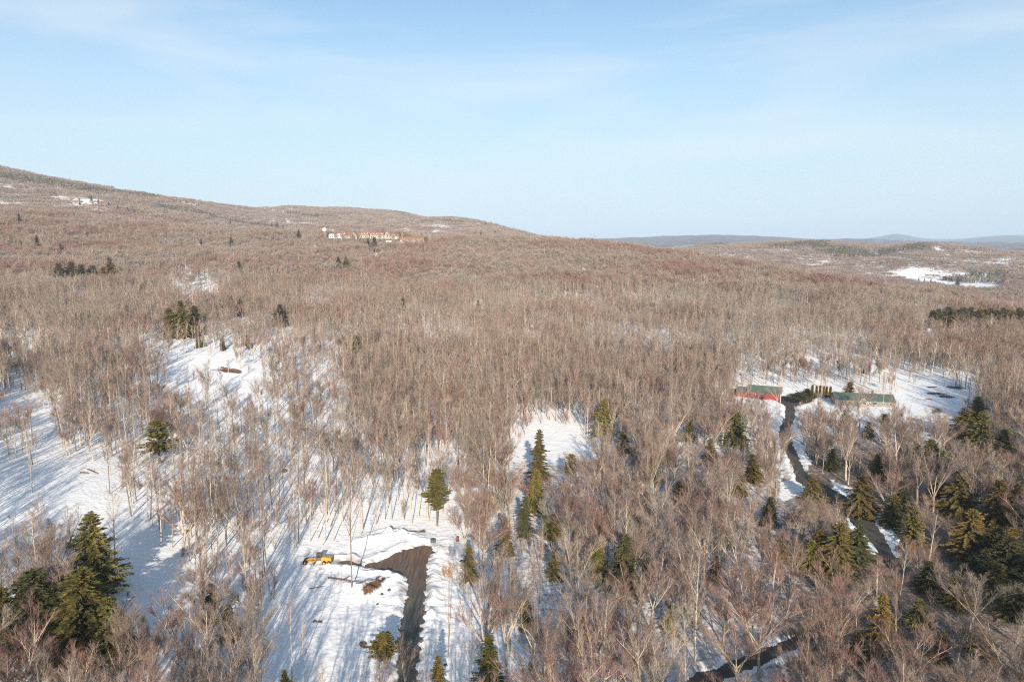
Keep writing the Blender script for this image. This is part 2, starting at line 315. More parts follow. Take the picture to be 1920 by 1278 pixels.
# ------------------------------------------------------------------ snowy ground sheet
def ground():
    az = np.concatenate([np.linspace(R(-46), R(46), 520), np.linspace(R(46), R(314), 100)[1:-1]])
    r = [0.0, 30, 60, 80, 95]
    while r[-1] < 40000:
        q = r[-1]; r.append(q + (0.55 if q < 215 else 1.1 if q < 330 else 2.0 if q < 480 else q * .012))
    r = np.array(r[1:]); nr, na = len(r), len(az)
    RR, AA = np.meshgrid(r, az, indexing='ij'); X = RR * np.sin(AA); Y = RR * np.cos(AA)
    Z = ground_h(X, Y)
    V = np.stack([X, Y, Z], -1).reshape(-1, 3); V = np.vstack([V, [[0, 0, 0]]])
    i, j = np.meshgrid(np.arange(nr - 1), np.arange(na), indexing='ij'); j2 = (j + 1) % na
    Q = np.stack([i * na + j, i * na + j2, (i + 1) * na + j2, (i + 1) * na + j], -1).reshape(-1, 4)[:, ::-1]
    me = bpy.data.meshes.new('ground'); tris = np.array([[nr * na, (jj + 1) % na, jj] for jj in range(na)])[:, ::-1]
    nq, ntri = len(Q), len(tris)
    me.vertices.add(len(V)); me.vertices.foreach_set('co', V.astype(np.float32).ravel())
    me.loops.add(nq * 4 + ntri * 3); me.loops.foreach_set('vertex_index', np.concatenate([Q.ravel(), tris.ravel()]).astype(np.int32))
    me.polygons.add(nq + ntri)
    me.polygons.foreach_set('loop_start', np.concatenate([np.arange(nq) * 4, nq * 4 + np.arange(ntri) * 3]).astype(np.int32))
    me.polygons.foreach_set('use_smooth', np.ones(nq + ntri, bool))
    me.update(calc_edges=True); me.validate()
    # what covers the ground: R litter and painted shade under the trees, G bare earth, B wooded far hills
    x, y, z = V[:, 0], V[:, 1], V[:, 2]; px, py = project(x, y, z); rr = np.hypot(x, y)
    cov = np.zeros((len(V), 4), np.float32); cov[:, 3] = 1
    cov[:, 0] = litter_shade_amount(x, y, z)
    e = np.zeros(len(V))
    for P_, rad in EARTH:
        e = np.maximum(e, smooth(.35, -.25, sdist(P_, x, y) * rad + .55 * fbm(x / .9, y / .9, 2)) * (rr < 600))
    near_road = np.hypot(x, y) < 420; dr = np.full(len(V), 99.0); dr[near_road] = sdist(roads[0], x[near_road], y[near_road])
    e = np.maximum(e, smooth(3.2, .0, dr) * .75 * smooth(.25, .75, vnoise(x / 1.1, y / 1.1)) * smooth(.35, .6, vnoise(x / 6 + 9, y / 6)))
    cov[:, 1] = e
    cov[:, 2] = smooth(4300, 6000, rr)
    ca = me.color_attributes.new('cover', 'FLOAT_COLOR', 'POINT'); ca.data.foreach_set('color', cov.ravel())
    me.materials.append(M['snow'])
    o = link('ground', me); tag(o, kind='structure'); return o

# bare earth patches (photo outlines)
EARTH = [(poly_world(p), 1.0) for p in [
    [(682,1109),(690,1104),(703,1101),(711,1097),(714,1103),(708,1112),(697,1120),(686,1121),(680,1118)],
    [(712,1096),(716,1090),(722,1092),(720,1099),(713,1101)], [(674,1097),(684,1095),(686,1101),(680,1107),(674,1103)],
    [(656,1093),(664,1090),(669,1093),(662,1098),(657,1099)], [(724,996),(735,995),(741,998),(730,999)], [(788,993),(797,992),(796,998),(789,998)],
    [(592,1163),(600,1161),(606,1164),(602,1168),(594,1166)], [(765,995),(784,994),(784,998),(770,999)]]]
EARTH += [(poly_world([(412,692),(436,690),(455,695),(450,700),(430,698),(414,697)]), 1), (poly_world([(1752,767),(1764,765),(1766,773),(1750,775),(1744,771)]), 1),
          (poly_world([(1455,744),(1488,738),(1520,732),(1530,740),(1500,748),(1470,756)]), 1)]

# ------------------------------------------------------------------ open ground: where the photo shows snow with few or no trees (value = share of trees left)
OPEN = [
 (0.0, [(560,1062),(640,1040),(680,1020),(715,985),(800,985),(858,975),(862,1300),(500,1300),(490,1180),(520,1110)]),
 (0.5, [(490,1010),(700,900),(850,880),(860,985),(700,1010),(640,1045),(560,1060),(500,1120)]),
 (0.04, [(285,672),(480,662),(505,690),(470,715),(330,718),(285,700)]),
 (0.24, [(270,660),(640,655),(645,830),(520,850),(330,800),(270,720)]),
 (0.2, [(560,680),(622,660),(618,790),(560,805)]),
 (0.05, [(-60,740),(60,742),(110,790),(100,850),(200,880),(212,975),(120,965),(0,985),(-80,1000)]),
 (0.62, [(0,640),(640,640),(860,800),(860,1000),(500,1040),(340,1060),(200,960),(100,850),(-50,740)]),
 (0.05, [(805,860),(850,860),(862,985),(770,985)]),
 (0.03, [(215,960),(330,1010),(350,1120),(300,1160),(225,1120)]),
 (0.0, [(965,806),(1010,798),(1100,800),(1118,830),(1105,855),(1060,872),(1000,868),(962,845)]),
 (0.25, [(1370,708),(1480,716),(1600,722),(1690,745),(1700,790),(1600,772),(1520,748),(1500,770),(1440,760),(1370,735)]),
 (0.3, [(1380,690),(1700,670),(1720,740),(1640,725),(1380,710)]),
 (0.0, [(1690,720),(1760,712),(1812,740),(1808,775),(1740,782),(1690,775)]),
 (0.05, [(1452,752),(1500,752),(1492,790),(1510,850),(1525,890),(1500,930),(1462,930),(1450,840),(1458,790)]),
 (0.04, [(1560,905),(1600,922),(1650,965),(1690,1035),(1665,1050),(1600,985),(1560,950)]),
 (0.1, [(1290,1278),(1450,1210),(1500,1190),(1510,1220),(1360,1278)]),
 (0.5, [(900,1100),(960,1120),(1000,1278),(880,1278)]),
 (0.35, [(300,490),(420,485),(420,560),(340,560)]),
 (0.45, [(500,392),(520,388),(555,392),(553,401),(515,403)]),
 (0.2, [(190,356),(240,350),(250,356),(215,363)]),
 (0.0, [(-20,376),(30,380),(60,386),(60,391),(0,390)]),
 (0.25, [(110,368),(190,372),(200,386),(120,388)]),
 (0.1, [(1865,482),(1885,480),(1902,484),(1895,492),(1868,494)]),
 (0.3, [(1765,472),(1785,474),(1790,488),(1765,490)]),
 (0.1, [(1333,464),(1350,463),(1354,468),(1336,469)]),
 (0.25, [(760,415),(810,420),(870,424),(870,430),(780,424)]),
 (0.0, [(1660,514),(1715,511),(1760,521),(1815,527),(1885,529),(1872,544),(1800,541),(1745,533),(1700,528)]),
 (0.3, [(1700,500),(1760,500),(1850,520),(1890,526),(1890,530),(1760,520),(1700,510)]),
]
def share(px, py):
    wob = smooth(560, 640, py)
    px, py = px + wob * 34 * fbm(px / 38.0, py / 24.0, 3), py + wob * 16 * fbm(px / 30.0 + 40, py / 24.0, 3)
    s = np.ones(np.shape(px))
    for v, P_ in OPEN:
        s = np.minimum(s, np.where(inpoly(P_, px, py), v, 1.0))
    return s
def litter_shade_amount(x, y, z):
    px, py = project(x, y, np.asarray(z)); rr = np.hypot(x, y)
    inside = (rr < 1500) & (y > 50)
    a = np.zeros(x.shape)
    s = share(px[inside], py[inside])
    qx, qy = px[inside], py[inside]
    dark = smooth(1380, 1560, qx) * smooth(760, 860, qy)  # lower right: fallen leaves plus hemlock shade painted into the floor colour
    wood_ = smooth(860, 1000, qx) * smooth(780, 880, qy)
    a[inside] = np.where(s < .1, 0.0, np.where(s < .8, .2, .24 + .36 * wood_ + .5 * dark))
    rr_v = rr[inside]; a[inside] = np.where((rr_v > 1190) & (rr_v < 1460) & (qx > 480) & (qx < 830), 1.0, a[inside])
    return a
G = ground()

def road_sheet(name, P_, m, label=None):
    x0, y0 = P_.min(0) - 2; x1, y1 = P_.max(0) + 2; st = .7
    xs = np.arange(x0, x1, st); ys = np.arange(y0, y1, st); X, Y = np.meshgrid(xs, ys, indexing='ij')
    d = sdist(P_, X, Y); keep = d < 1.0
    Z = base_h(X, Y) - .16 + .03 * fbm(X / 3, Y / 3, 2)
    idx = -np.ones(X.shape, int); idx[keep] = np.arange(keep.sum()); V = np.stack([X[keep], Y[keep], Z[keep]], -1)
    q = keep[:-1, :-1] & keep[1:, :-1] & keep[1:, 1:] & keep[:-1, 1:]
    a = idx[:-1, :-1][q]; b = idx[1:, :-1][q]; c = idx[1:, 1:][q]; dd = idx[:-1, 1:][q]
    o = link(name, new_mesh(name, V, [tuple(map(int, t)) for t in zip(a, b, c, dd)], [m], sm=True)); tag(o, kind='structure'); return o
def road_mat():
    m = bpy.data.materials.new('wet_gravel'); m.use_nodes = True; n = m.node_tree; b = n.nodes['Principled BSDF']; b.inputs['Roughness'].default_value = .75
    tcn = n.nodes.new('ShaderNodeTexCoord'); sp = n.nodes.new('ShaderNodeSeparateXYZ'); n.links.new(tcn.outputs['Object'], sp.inputs[0])
    y_soil = hit(780, 1075)[1]
    mr = n.nodes.new('ShaderNodeMapRange'); mr.inputs[1].default_value = y_soil - 16; mr.inputs[2].default_value = y_soil + 10; n.links.new(sp.outputs['Y'], mr.inputs[0])
    z = n.nodes.new('ShaderNodeTexNoise'); z.inputs['Scale'].default_value = .35; z.inputs['Detail'].default_value = 8; z.inputs['Roughness'].default_value = .7; n.links.new(tcn.outputs['Object'], z.inputs['Vector'])
    ad = n.nodes.new('ShaderNodeMath'); ad.operation = 'MULTIPLY_ADD'; ad.inputs[1].default_value = 1.6; ad.inputs[2].default_value = -.8; n.links.new(z.outputs['Fac'], ad.inputs[0])
    ad2 = n.nodes.new('ShaderNodeMath'); ad2.operation = 'ADD'; ad2.use_clamp = True; n.links.new(ad.outputs[0], ad2.inputs[0]); n.links.new(mr.outputs[0], ad2.inputs[1])
    mx = n.nodes.new('ShaderNodeMix'); mx.data_type = 'RGBA'; mx.inputs[6].default_value = (.088, .08, .066, 1); mx.inputs[7].default_value = (.13, .082, .056, 1); n.links.new(ad2.outputs[0], mx.inputs[0])
    mpp = n.nodes.new('ShaderNodeMapping'); mpp.inputs['Rotation'].default_value = (0, 0, math.atan2(roads[0][24][0] - roads[0][20][0], roads[0][20][1] - roads[0][24][1])); mpp.inputs['Scale'].default_value = (1, .09, 1); n.links.new(tcn.outputs['Object'], mpp.inputs['Vector'])
    z2 = n.nodes.new('ShaderNodeTexNoise'); z2.inputs['Scale'].default_value = 1.5; z2.inputs['Detail'].default_value = 6; n.links.new(mpp.outputs[0], z2.inputs['Vector'])
    rg = n.nodes.new('ShaderNodeMapRange'); rg.inputs[1].default_value = .4; rg.inputs[2].default_value = .6; rg.inputs[3].default_value = .35; rg.inputs[4].default_value = .9; n.links.new(z.outputs['Fac'], rg.inputs[0]); n.links.new(rg.outputs[0], b.inputs['Roughness'])
    mm = n.nodes.new('ShaderNodeMapRange'); mm.inputs[1].default_value = .3; mm.inputs[2].default_value = .7; mm.inputs[3].default_value = .55; mm.inputs[4].default_value = 1.4; n.links.new(z2.outputs['Fac'], mm.inputs[0])
    hs = n.nodes.new('ShaderNodeHueSaturation'); n.links.new(mx.outputs[2], hs.inputs['Color']); n.links.new(mm.outputs[0], hs.inputs['Value']); n.links.new(hs.outputs[0], b.inputs['Base Color'])
    bm = n.nodes.new('ShaderNodeBump'); bm.inputs['Distance'].default_value = .1; n.links.new(z2.outputs['Fac'], bm.inputs['Height']); n.links.new(bm.outputs[0], b.inputs['Normal'])
    return m
M['road'] = road_mat()
M['drive'] = mat('driveway_asphalt', (.05, .05, .05), .8, (.085, .075, .06), .4, bump=.03, bscale=4)
M['lowroad'] = mat('dark_wet_road', (.06, .048, .04), .8, (.1, .08, .065), .6, bump=.05, bscale=3)
road_sheet('road', roads[0], M['road']); road_sheet('driveway', roads[1], M['drive']); road_sheet('lower_road', roads[2], M['lowroad'])

# ------------------------------------------------------------------ tree builders
def tube(V, Fc, pts, rads, n):
    b = len(V); d0 = (pts[-1] - pts[0]).normalized(); u = d0.orthogonal().normalized(); v = d0.cross(u)
    for p, r in zip(pts, rads):
        for i in range(n):
            t = 2 * math.pi * i / n; V.append(p + u * (r * math.cos(t)) + v * (r * math.sin(t)))
    for s in range(len(pts) - 1):
        for i in range(n):
            a = b + s * n + i; c = b + s * n + (i + 1) % n; Fc.append((a, c, c + n, a + n))
def sliver(V, Fc, p, d, L, w):
    s = d.cross(Vector((random.gauss(0, 1), random.gauss(0, 1), random.gauss(0, 1)))).normalized() * (w / 2)
    b = len(V); V.append(p - s); V.append(p + s); V.append(p + d * L); Fc.append((b, b + 1, b + 2))
def rdir(d, ang):
    u = d.orthogonal().normalized(); q = Matrix.Rotation(random.uniform(0, 2 * math.pi), 3, d) @ u
    return (d * math.cos(ang) + q * math.sin(ang)).normalized()

def bare_tree(seed, H, form, det=1.0, tw=.024, twl=1.2, sides=5):
    """form: 'fan' broad vase crown, 'pole' tall narrow forest tree, 'shrub' many low stems. returns (trunk, crown) lists"""
    random.seed(seed); TV, TF, CV, CF = [], [], [], []
    up = Vector((0, 0, 1))
    def walk(p, d, L, r0, r1, nseg, wob, upt):
        pts = [p.copy()]; rs = [r0]; dd = d.copy()
        for i in range(nseg):
            dd = (dd + Vector((random.gauss(0, wob), random.gauss(0, wob), random.gauss(0, wob * .5))) + up * upt).normalized()
            p = p + dd * (L / nseg); pts.append(p.copy()); rs.append(r0 + (r1 - r0) * (i + 1) / nseg)
        return pts, rs
    def at(pts, t):
        f = t * (len(pts) - 1); i = min(int(f), len(pts) - 2); f -= i
        return pts[i].lerp(pts[i + 1], f), (pts[i + 1] - pts[i]).normalized()
    nb = max(2, int(round(6 * min(1, det ** .5)))); ntw = max(1, int(round((7 if form != 'pole' else 6) * det)))
    def twigs(pts, n, L, spread):
        for _ in range(n):
            p, d = at(pts, random.uniform(.1, 1)); q = (rdir(d, random.uniform(.15, spread)) + up * .2).normalized(); l = L * random.uniform(.6, 1.25)
            sliver(CV, CF, p, q, l, tw)
            if det > .3:
                for t in (.25, .5, .72): sliver(CV, CF, p + q * l * t, (rdir(q, .5) + up * .12).normalized(), l * .55, tw * .85)
    def limb(p, d, L, r, upt=.07):
        pts, rs = walk(p, d, L, r, r * .3, 3 if det > .5 else 2, .05, upt)
        tube(TV, TF, pts, rs, 3)
        for _ in range(nb):
            t = random.uniform(.2, .95); q, dd = at(pts, t)
            l = L * random.uniform(.3, .5) * (1.15 - .5 * t)
            bp, br = walk(q, (rdir(dd, random.uniform(.3, .65)) + up * .15).normalized(), l, max(r * .38, tw * .7), tw * .45, 2, .05, .05)
            tube(CV, CF, bp, br, 3); twigs(bp, ntw, twl, .65)
        twigs(pts, ntw, twl, .6)
    if form == 'fan':
        bole = H * random.uniform(.22, .40); tr = H * .0125
        pts, rs = walk(Vector((0, 0, -.4)), up, bole, tr * 1.25, tr, 3, .03, .0); tube(TV, TF, pts, rs, sides)
        nl = random.choice([3, 4, 5, 5]); a0 = random.uniform(0, 6.28)
        for i in range(nl):
            a = a0 + i * 6.283 / nl + random.uniform(-.5, .5); an = random.uniform(.14, .62)
            d = Vector((math.cos(a) * math.sin(an), math.sin(a) * math.sin(an), math.cos(an)))
            L = (H - bole) * random.uniform(.68, 1.0)
            lp, lr = walk(pts[-1] - up * random.uniform(0, bole * .3), d, L, tr * .66, tr * .12, 5 if det > .5 else 3, .045, .0)
            tube(TV, TF, lp, lr, 4 if det > .5 else 3)
            for kk in range(max(3, int(8 * min(1, det ** .5)))):
                q, dd = at(lp, random.uniform(.2, .95)); limb(q, rdir(dd, random.uniform(.25, .6)), L * random.uniform(.28, .48), tr * .2)
            twigs(lp[3:] if len(lp) > 4 else lp[1:], ntw * 2, twl, .55)
    elif form == 'pole':
        tr = H * .0068; lean = Vector((random.gauss(0, .03), random.gauss(0, .03), 1)).normalized()
        pts, rs = walk(Vector((0, 0, -.4)), lean, H * .95, tr * 1.2, tr * .2, 7 if det > .5 else 3, .016, .008); tube(TV, TF, pts, rs, sides)
        n = max(5, int(15 * min(1, det ** .5))); c0 = random.uniform(.38, .6)
        for i in range(n):
            t = c0 + (.97 - c0) * (i / n) + random.uniform(-.03, .03); q, dd = at(pts, min(t, .99))
            L = H * .19 * (1.2 - t) / .6 * random.uniform(.7, 1.35)
            limb(q, rdir(dd, random.uniform(.3, .7)), L, tr * .3 * (1.2 - t) * 1.6, .12)
        for i in range(5):
            q, dd = at(pts, random.uniform(.15, .5)); sliver(CV, CF, q, rdir(dd, 1.0), H * .08, tw * 1.8)
    elif form == 'dome':                       # far trees: rounded crown of coarse twigs
        sliver(TV, TF, Vector((0, 0, -1)), up, H * .9, .5); cr = H * random.uniform(.2, .3); n = int(150 * det)
        for i in range(n):
            d = Vector((random.gauss(0, 1), random.gauss(0, 1), random.gauss(.35, .8))).normalized(); rr = cr * random.uniform(.35, .95)
            p = Vector((0, 0, H - cr * 1.25)) + Vector((d.x * rr, d.y * rr, d.z * rr * 1.15)); sliver(CV, CF, p, (d + rdir(up, .9) * .9).normalized(), cr * random.uniform(.3, .6), tw)
        for i in range(n // 4):
            d = rdir(up, random.uniform(.1, .6)); sliver(CV, CF, Vector((0, 0, H * random.uniform(.3, .5))), d, H * .35, tw * .8)
    else:
        for i in range(8):
            d = rdir(up, random.uniform(.05, .5)); limb(Vector((random.gauss(0, .4), random.gauss(0, .4), -.2)), d, H * random.uniform(.6, .95), H * .007)
    return (TV, TF), (CV, CF)

def conifer(seed, H, Rr, form='hemlock', det=1.0):
    random.seed(seed); TV, TF, CV, CF = [], [], [], []; up = Vector((0, 0, 1))
    lean = Vector((random.gauss(0, .015), random.gauss(0, .015), 1))
    pts = [Vector((0, 0, -.4)), lean * (H * .5), lean * H]; tube(TV, TF, pts, [H * .015, H * .009, .03], 5)
    z = H * {'hemlock': .08, 'pine': .30, 'cedar': .02, 'thin': .3}[form]; z0 = z
    k_ = 0
    while z < H * .985:
        f = (z - z0) / (H - z0)
        prof = {'hemlock': (1 - f) ** .72, 'pine': (1 - f) ** .6 * (.55 + .9 * min(1, f * 3)) * .9, 'cedar': min(1, (1 - f) ** .55 * 1.15), 'thin': (1 - f) ** .6}[form]
        nbr = max(3, int((6 if form != 'cedar' else 7) * (0.6 + .5 * prof)))
        if form == 'thin' and random.random() < .25: z += H * .03; continue
        a0 = random.uniform(0, 6.28); bulge = 1 + .22 * math.sin(z * 1.1 + seed) + random.uniform(-.1, .1)
        for i in range(nbr):
            a = a0 + 6.283 * i / nbr + random.uniform(-.35, .35); L = Rr * prof * bulge * random.choice((random.uniform(.4, .8), random.uniform(.75, 1.1))) + .12
            rise = {'hemlock': -.12 + .5 * f, 'pine': .12 + .4 * f, 'cedar': 1.4, 'thin': -.05 + .4 * f}[form] + random.uniform(-.22, .2)
            d = Vector((math.cos(a), math.sin(a), rise)).normalized(); p0 = lean * z
            side = d.cross(up).normalized()
            if form != 'cedar' and det > .5 and L > 1: sliver(TV, TF, p0, d, L * .8, .07)
            ns = max(2, int((5 + L * 8.0) * det))
            for s in range(ns):
                t = (s + random.random()) / ns; t = .12 + .88 * t
                p = p0 + d * (L * t) - up * (t * t * L * (.16 if form == 'hemlock' else 0)); w = (.26 + .07 * L * (1 - t)) / (det ** .5)
                for sg in (-1, 1):
                    q = (d * random.uniform(.4, 1) + side * sg * random.uniform(.2, 1) + up * random.uniform(-.5, .25)).normalized(); l = w * random.uniform(.9, 1.7)
                    nrm = (Vector((random.gauss(0, .6), random.gauss(0, .6), random.gauss(.45, .5))) + d * .9).normalized(); s2 = q.cross(nrm).normalized() * (l * .28)
                    b = len(CV); CV += [p, p + q * l * .5 + s2, p + q * l, p + q * l * .5 - s2]; CF.append((b, b + 1, b + 2, b + 3))
        z += H * .0175 / (det ** .5) * (1.1 if form != 'cedar' else .9) * random.uniform(.8, 1.2)
    for i in range(5):
        sliver(CV, CF, lean * H * .95, rdir(up, .25), H * .06, .12)
    return (TV, TF), (CV, CF)

def join_mesh(name, a, b, ma, mb):
    (v1, f1), (v2, f2) = a, b; n = len(v1)
    return new_mesh(name, v1 + v2, f1 + [tuple(i + n for i in f) for f in f2], [ma, mb], [0] * len(f1) + [1] * len(f2))

# detailed forms for the trees nearest the camera: (kind, twig colour, height, trunk mesh, crown mesh)
NEAR = []
TW = ['twig_tan', 'twig_grey', 'twig_red']
for i in range(12):
    H = [17, 19, 15, 20, 16, 18, 21, 14, 18, 12, 16, 20][i]; t, c = bare_tree(100 + i, H, 'fan', 1.0, .026, 1.2)
    NEAR.append(('fan', TW[i % 3], H, new_mesh('broad_trunk', *t, [M['bark']]), new_mesh('broad_crown', *c, [M[TW[i % 3]]])))
for i in range(12):
    H = [21, 24, 19, 25, 22, 18, 26, 20, 23, 15, 24, 17][i]; t, c = bare_tree(200 + i, H, 'pole', .8, .024, 1.0)
    NEAR.append(('pole', TW[i % 3], H, new_mesh('slender_trunk', *t, [M['bark'] if i % 4 else M['bark_dark']]), new_mesh('slender_crown', *c, [M[TW[i % 3]]])))
for i in range(3):
    t, c = bare_tree(300 + i, 7, 'shrub', .8, .024, .9)
    NEAR.append(('shrub', TW[(i + 2) % 3], 7, new_mesh('bush_stems', *t, [M['bark']]), new_mesh('bush_crown', *c, [M[TW[(i + 2) % 3]]])))

# simpler forms for the mass of the wood, kept in a collection that is only instanced
FORMS = bpy.data.collections.new('forest_forms'); form_idx = {}
def add_form(key, me):
    nm = 'form_%03d' % len(FORMS.objects); o = bpy.data.objects.new(nm, me); FORMS.objects.link(o); form_idx.setdefault(key, []).append(len(FORMS.objects) - 1)
for nk, (kd, tw_, H, tm, cm) in enumerate(NEAR):       # near forms again as single meshes
    def arr(me):
        v = [x.co.copy() for x in me.vertices]; return v, [tuple(p.vertices) for p in me.polygons]
    add_form('n_' + kd, join_mesh('wood', arr(tm), arr(cm), tm.materials[0], cm.materials[0]))
for i in range(9):
    H = 15 + (i * 7) % 6
    t, c = bare_tree(400 + i, H, 'fan', .38, .055, 1.5, 3); add_form('m_fan', join_mesh('wood', t, c, M['bark'], M[TW[i % 3]]))
    t, c = bare_tree(450 + i, H + 3, 'pole', .38, .05, 1.3, 3); add_form('m_pole', join_mesh('wood', t, c, M['bark'], M[TW[i % 3]]))
M['birch'] = mat('white_birch_bark', (.68, .63, .55), .8, (.5, .45, .38), 1.4, rnd=.12)
for i in range(3):
    t, c = bare_tree(470 + i, 19, 'pole', .38, .06, 1.2, 3); add_form('birch', join_mesh('wood', t, c, M['birch'], M['twig_grey']))
for i in range(3):
    t, c = bare_tree(480 + i, 17, 'fan', .38, .05, 1.2, 3); add_form('birch', join_mesh('wood', t, c, M['birch'], M['twig_tan']))
for i in range(3):
    t, c = conifer(490 + i, 11, 2.2, 'hemlock', .3); add_form('young', join_mesh('wood', t, c, M['bark_dark'], M['needle']))
for i in range(9):
    H = 15 + (i * 5) % 5
    t, c = bare_tree(500 + i, H, 'dome', 1.0, .26); add_form('f', join_mesh('wood', t, c, M['bark'], M[TW[i % 3]]))
def patch(seed, con=0):
    random.seed(seed); V, Fc, mi = [], [], []
    for _ in range(26):
        x, y = random.uniform(-17, 17), random.uniform(-17, 17); H = random.uniform(11, 19); cr = random.uniform(2.2, 4.2)
        col = random.choice([1, 1, 2, 3]); c0 = Vector((x, y, H * .68))
        n0 = len(Fc)
        sliver(V, Fc, Vector((x, y, -3)), Vector((0, 0, 1)), H + 2, .55); mi.append(0)
        if random.random() < con:
            for k_ in range(26):
                f = random.random(); a = random.uniform(0, 6.28); rr = (1 - f) * 3.4
                p = Vector((x + math.cos(a) * rr * .4, y + math.sin(a) * rr * .4, 2 + f * (H - 2))); sliver(V, Fc, p, Vector((math.cos(a), math.sin(a), .1)), rr * .7 + .8, 1.8); mi.append(4)
        else:
            for k_ in range(24):
                d = Vector((random.gauss(0, .6), random.gauss(0, .6), random.uniform(-.2, 1))).normalized()
                sliver(V, Fc, Vector((x, y, H * .5)) + d * cr * .5, (d + Vector((0, 0, .5))).normalized(), cr * random.uniform(.6, 1.25), .6); mi.append(col)
    return new_mesh('wood_patch', V, Fc, [M['bark'], M['twig_tan'], M['twig_grey'], M['twig_red'], M['needle_dark']], mi)
for i in range(6): add_form('p', patch(600 + i))
for i in range(3): add_form('pc', patch(620 + i, .55))

# ------------------------------------------------------------------ trees: where they stand
def ring_points(r0, r1, area, amax=R(43)):
    A = amax * (r1 * r1 - r0 * r0); n = int(A / area); a = rng.uniform(-amax, amax, n); r = np.sqrt(rng.uniform(r0 * r0, r1 * r1, n)); return r * np.sin(a), r * np.cos(a)
def thin(x, y, dmin):                   # drop points that crowd each other
    cell = {}; keep = np.zeros(len(x), bool)
    for i in range(len(x)):
        cx, cy = int(x[i] // dmin), int(y[i] // dmin); ok = True
        for a in (-1, 0, 1):
            for b in (-1, 0, 1):
                for j in cell.get((cx + a, cy + b), ()):
                    if (x[i] - x[j]) ** 2 + (y[i] - y[j]) ** 2 < dmin * dmin: ok = False; break
        if ok: cell.setdefault((cx, cy), []).append(i); keep[i] = True
    return keep
# broad crowned wood covers the lower right; tall slender trees the rest
BROAD = [(850,900),(960,880),(1150,820),(1300,800),(1450,790),(1700,780),(1920,800),(2300,760),(2300,1700),(860,1700)]
BROAD2 = [(-400,1100),(250,1130),(480,1120),(500,1700),(-400,1700)]
CONS = []                                # conifer spots, filled below
tree_pts = []                            # x,y,z,kind,scale
x, y = ring_points(92, 470, 4.6); kp = thin(x, y, 1.5); x, y = x[kp], y[kp]
z = base_h(x, y); pxb, pyb = project(x, y, z)
broad = inpoly(BROAD, pxb, pyb) | inpoly(BROAD2, pxb, pyb)
u = rng.random(len(x)); kind = np.where(broad, np.where(u < .72, 0, np.where(u < .9, 1, 2)), np.where(u < np.where(pyb < 860, .26, .08), 0, np.where(u < .88, 1, 2)))
scl = rng.uniform(.72, 1.12, len(x)); hgt = np.where(kind == 2, 6, np.where(kind == 1, 21, 17.5)) * scl
dens = np.where(broad, .60, .74 + .5 * fbm(x / 30, y / 30, 3)) * np.where(kind == 2, .8, 1)
mn = share(pxb, pyb)
for f in (.45, .8, 1.0):
    qx, qy = project(x, y, z + hgt * f); mn = np.minimum(mn, np.where(f > .9, .35, 0) + share(qx, qy) ** .8)
dR = np.min([sdist(P_, x, y) for P_ in roads], axis=0)
cut = np.zeros(len(x), bool)
for P_ in ([(222,985),(300,1005),(345,1030),(350,1105),(295,1130),(235,1115)], [(-20,872),(120,868),(200,892),(205,960),(100,962),(-20,985)], [(1285,1290),(1345,1240),(1420,1214),(1500,1182),(1512,1200),(1440,1236),(1350,1290)], [(1588,925),(1612,938),(1650,972),(1685,1035),(1662,1042),(1620,985),(1590,950)], [(1458,760),(1495,760),(1488,810),(1508,865),(1510,890),(1492,893),(1470,845),(1460,810)]):
    for f in (.35, .55, .75, .95):
        for dx in (-14, 0, 14):
            qx, qy = project(x, y, z + hgt * f); cut |= inpoly(P_, qx + dx, qy) & (rng.random(len(x)) < .35)
for P_ in ([(295,680),(400,674),(500,672),(505,696),(470,708),(315,712)], [(1398,716),(1480,720),(1480,750),(1430,750),(1398,745)], [(1560,733),(1670,738),(1670,756),(1600,760),(1560,750)], [(848,1000),(888,1000),(888,1016),(848,1016)]):
    for f in (.2, .35, .55, .75, .95):
        for dx in (-7, 7):
            qx, qy = project(x, y, z + hgt * f); cut |= inpoly(P_, qx + dx, qy) & (rng.random(len(x)) < .22)
keep = (rng.random(len(x)) < dens * mn) & (dR > 2.2) & ~cut
x, y, z, kind, scl, hgt, pxb, pyb = [a[keep] for a in (x, y, z, kind, scl, hgt, pxb, pyb)]
# broad crowns keep apart
o = np.argsort(kind + rng.random(len(x)) * .5); ok = np.ones(len(x), bool)
isb = np.where(kind == 0)[0]; kb = thin(x[isb], y[isb], 4.3); ok[isb[~kb]] = False
near = [a[ok] for a in (x, y, z, kind, scl, hgt, pxb, pyb)]
print('near trees', len(near[0]))

# ------------------------------------------------------------------ conifers: (x, top y, base y, width) as seen, form, needle colour, label
CON = []
def con(px, top, bot, w, form='hemlock', col='needle', label=None, group=None): CON.append((px, top, bot, w, form, col, label, group))
con(176,958,1110,80,'hemlock','needle','tallest ragged-topped hemlock of the dark clump at the lower left')
con(160,1058,1235,112,'hemlock','needle','broadest olive hemlock in front of the tallest one in the lower left clump')
con(212,1112,1240,66,'hemlock','needle','olive hemlock on the right edge of the lower left evergreen clump')
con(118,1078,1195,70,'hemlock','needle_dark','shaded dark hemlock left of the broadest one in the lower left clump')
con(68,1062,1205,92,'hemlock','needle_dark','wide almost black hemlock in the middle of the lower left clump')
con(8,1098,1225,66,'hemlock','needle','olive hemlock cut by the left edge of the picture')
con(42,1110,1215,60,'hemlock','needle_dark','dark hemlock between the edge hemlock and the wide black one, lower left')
con(108,1172,1250,46,'hemlock','needle','small hemlock at the foot of the lower left clump above the pale bare tree')
con(300,785,868,52,'thin','needle','lone sparse hemlock among slender trunks on the snowy left slope')
con(820,878,985,40,'pine','needle','lone green pine standing on the snow at the head of the ploughed road')
con(1010,803,905,40,'hemlock','needle','tall narrow olive spruce in front of the small round snow clearing')
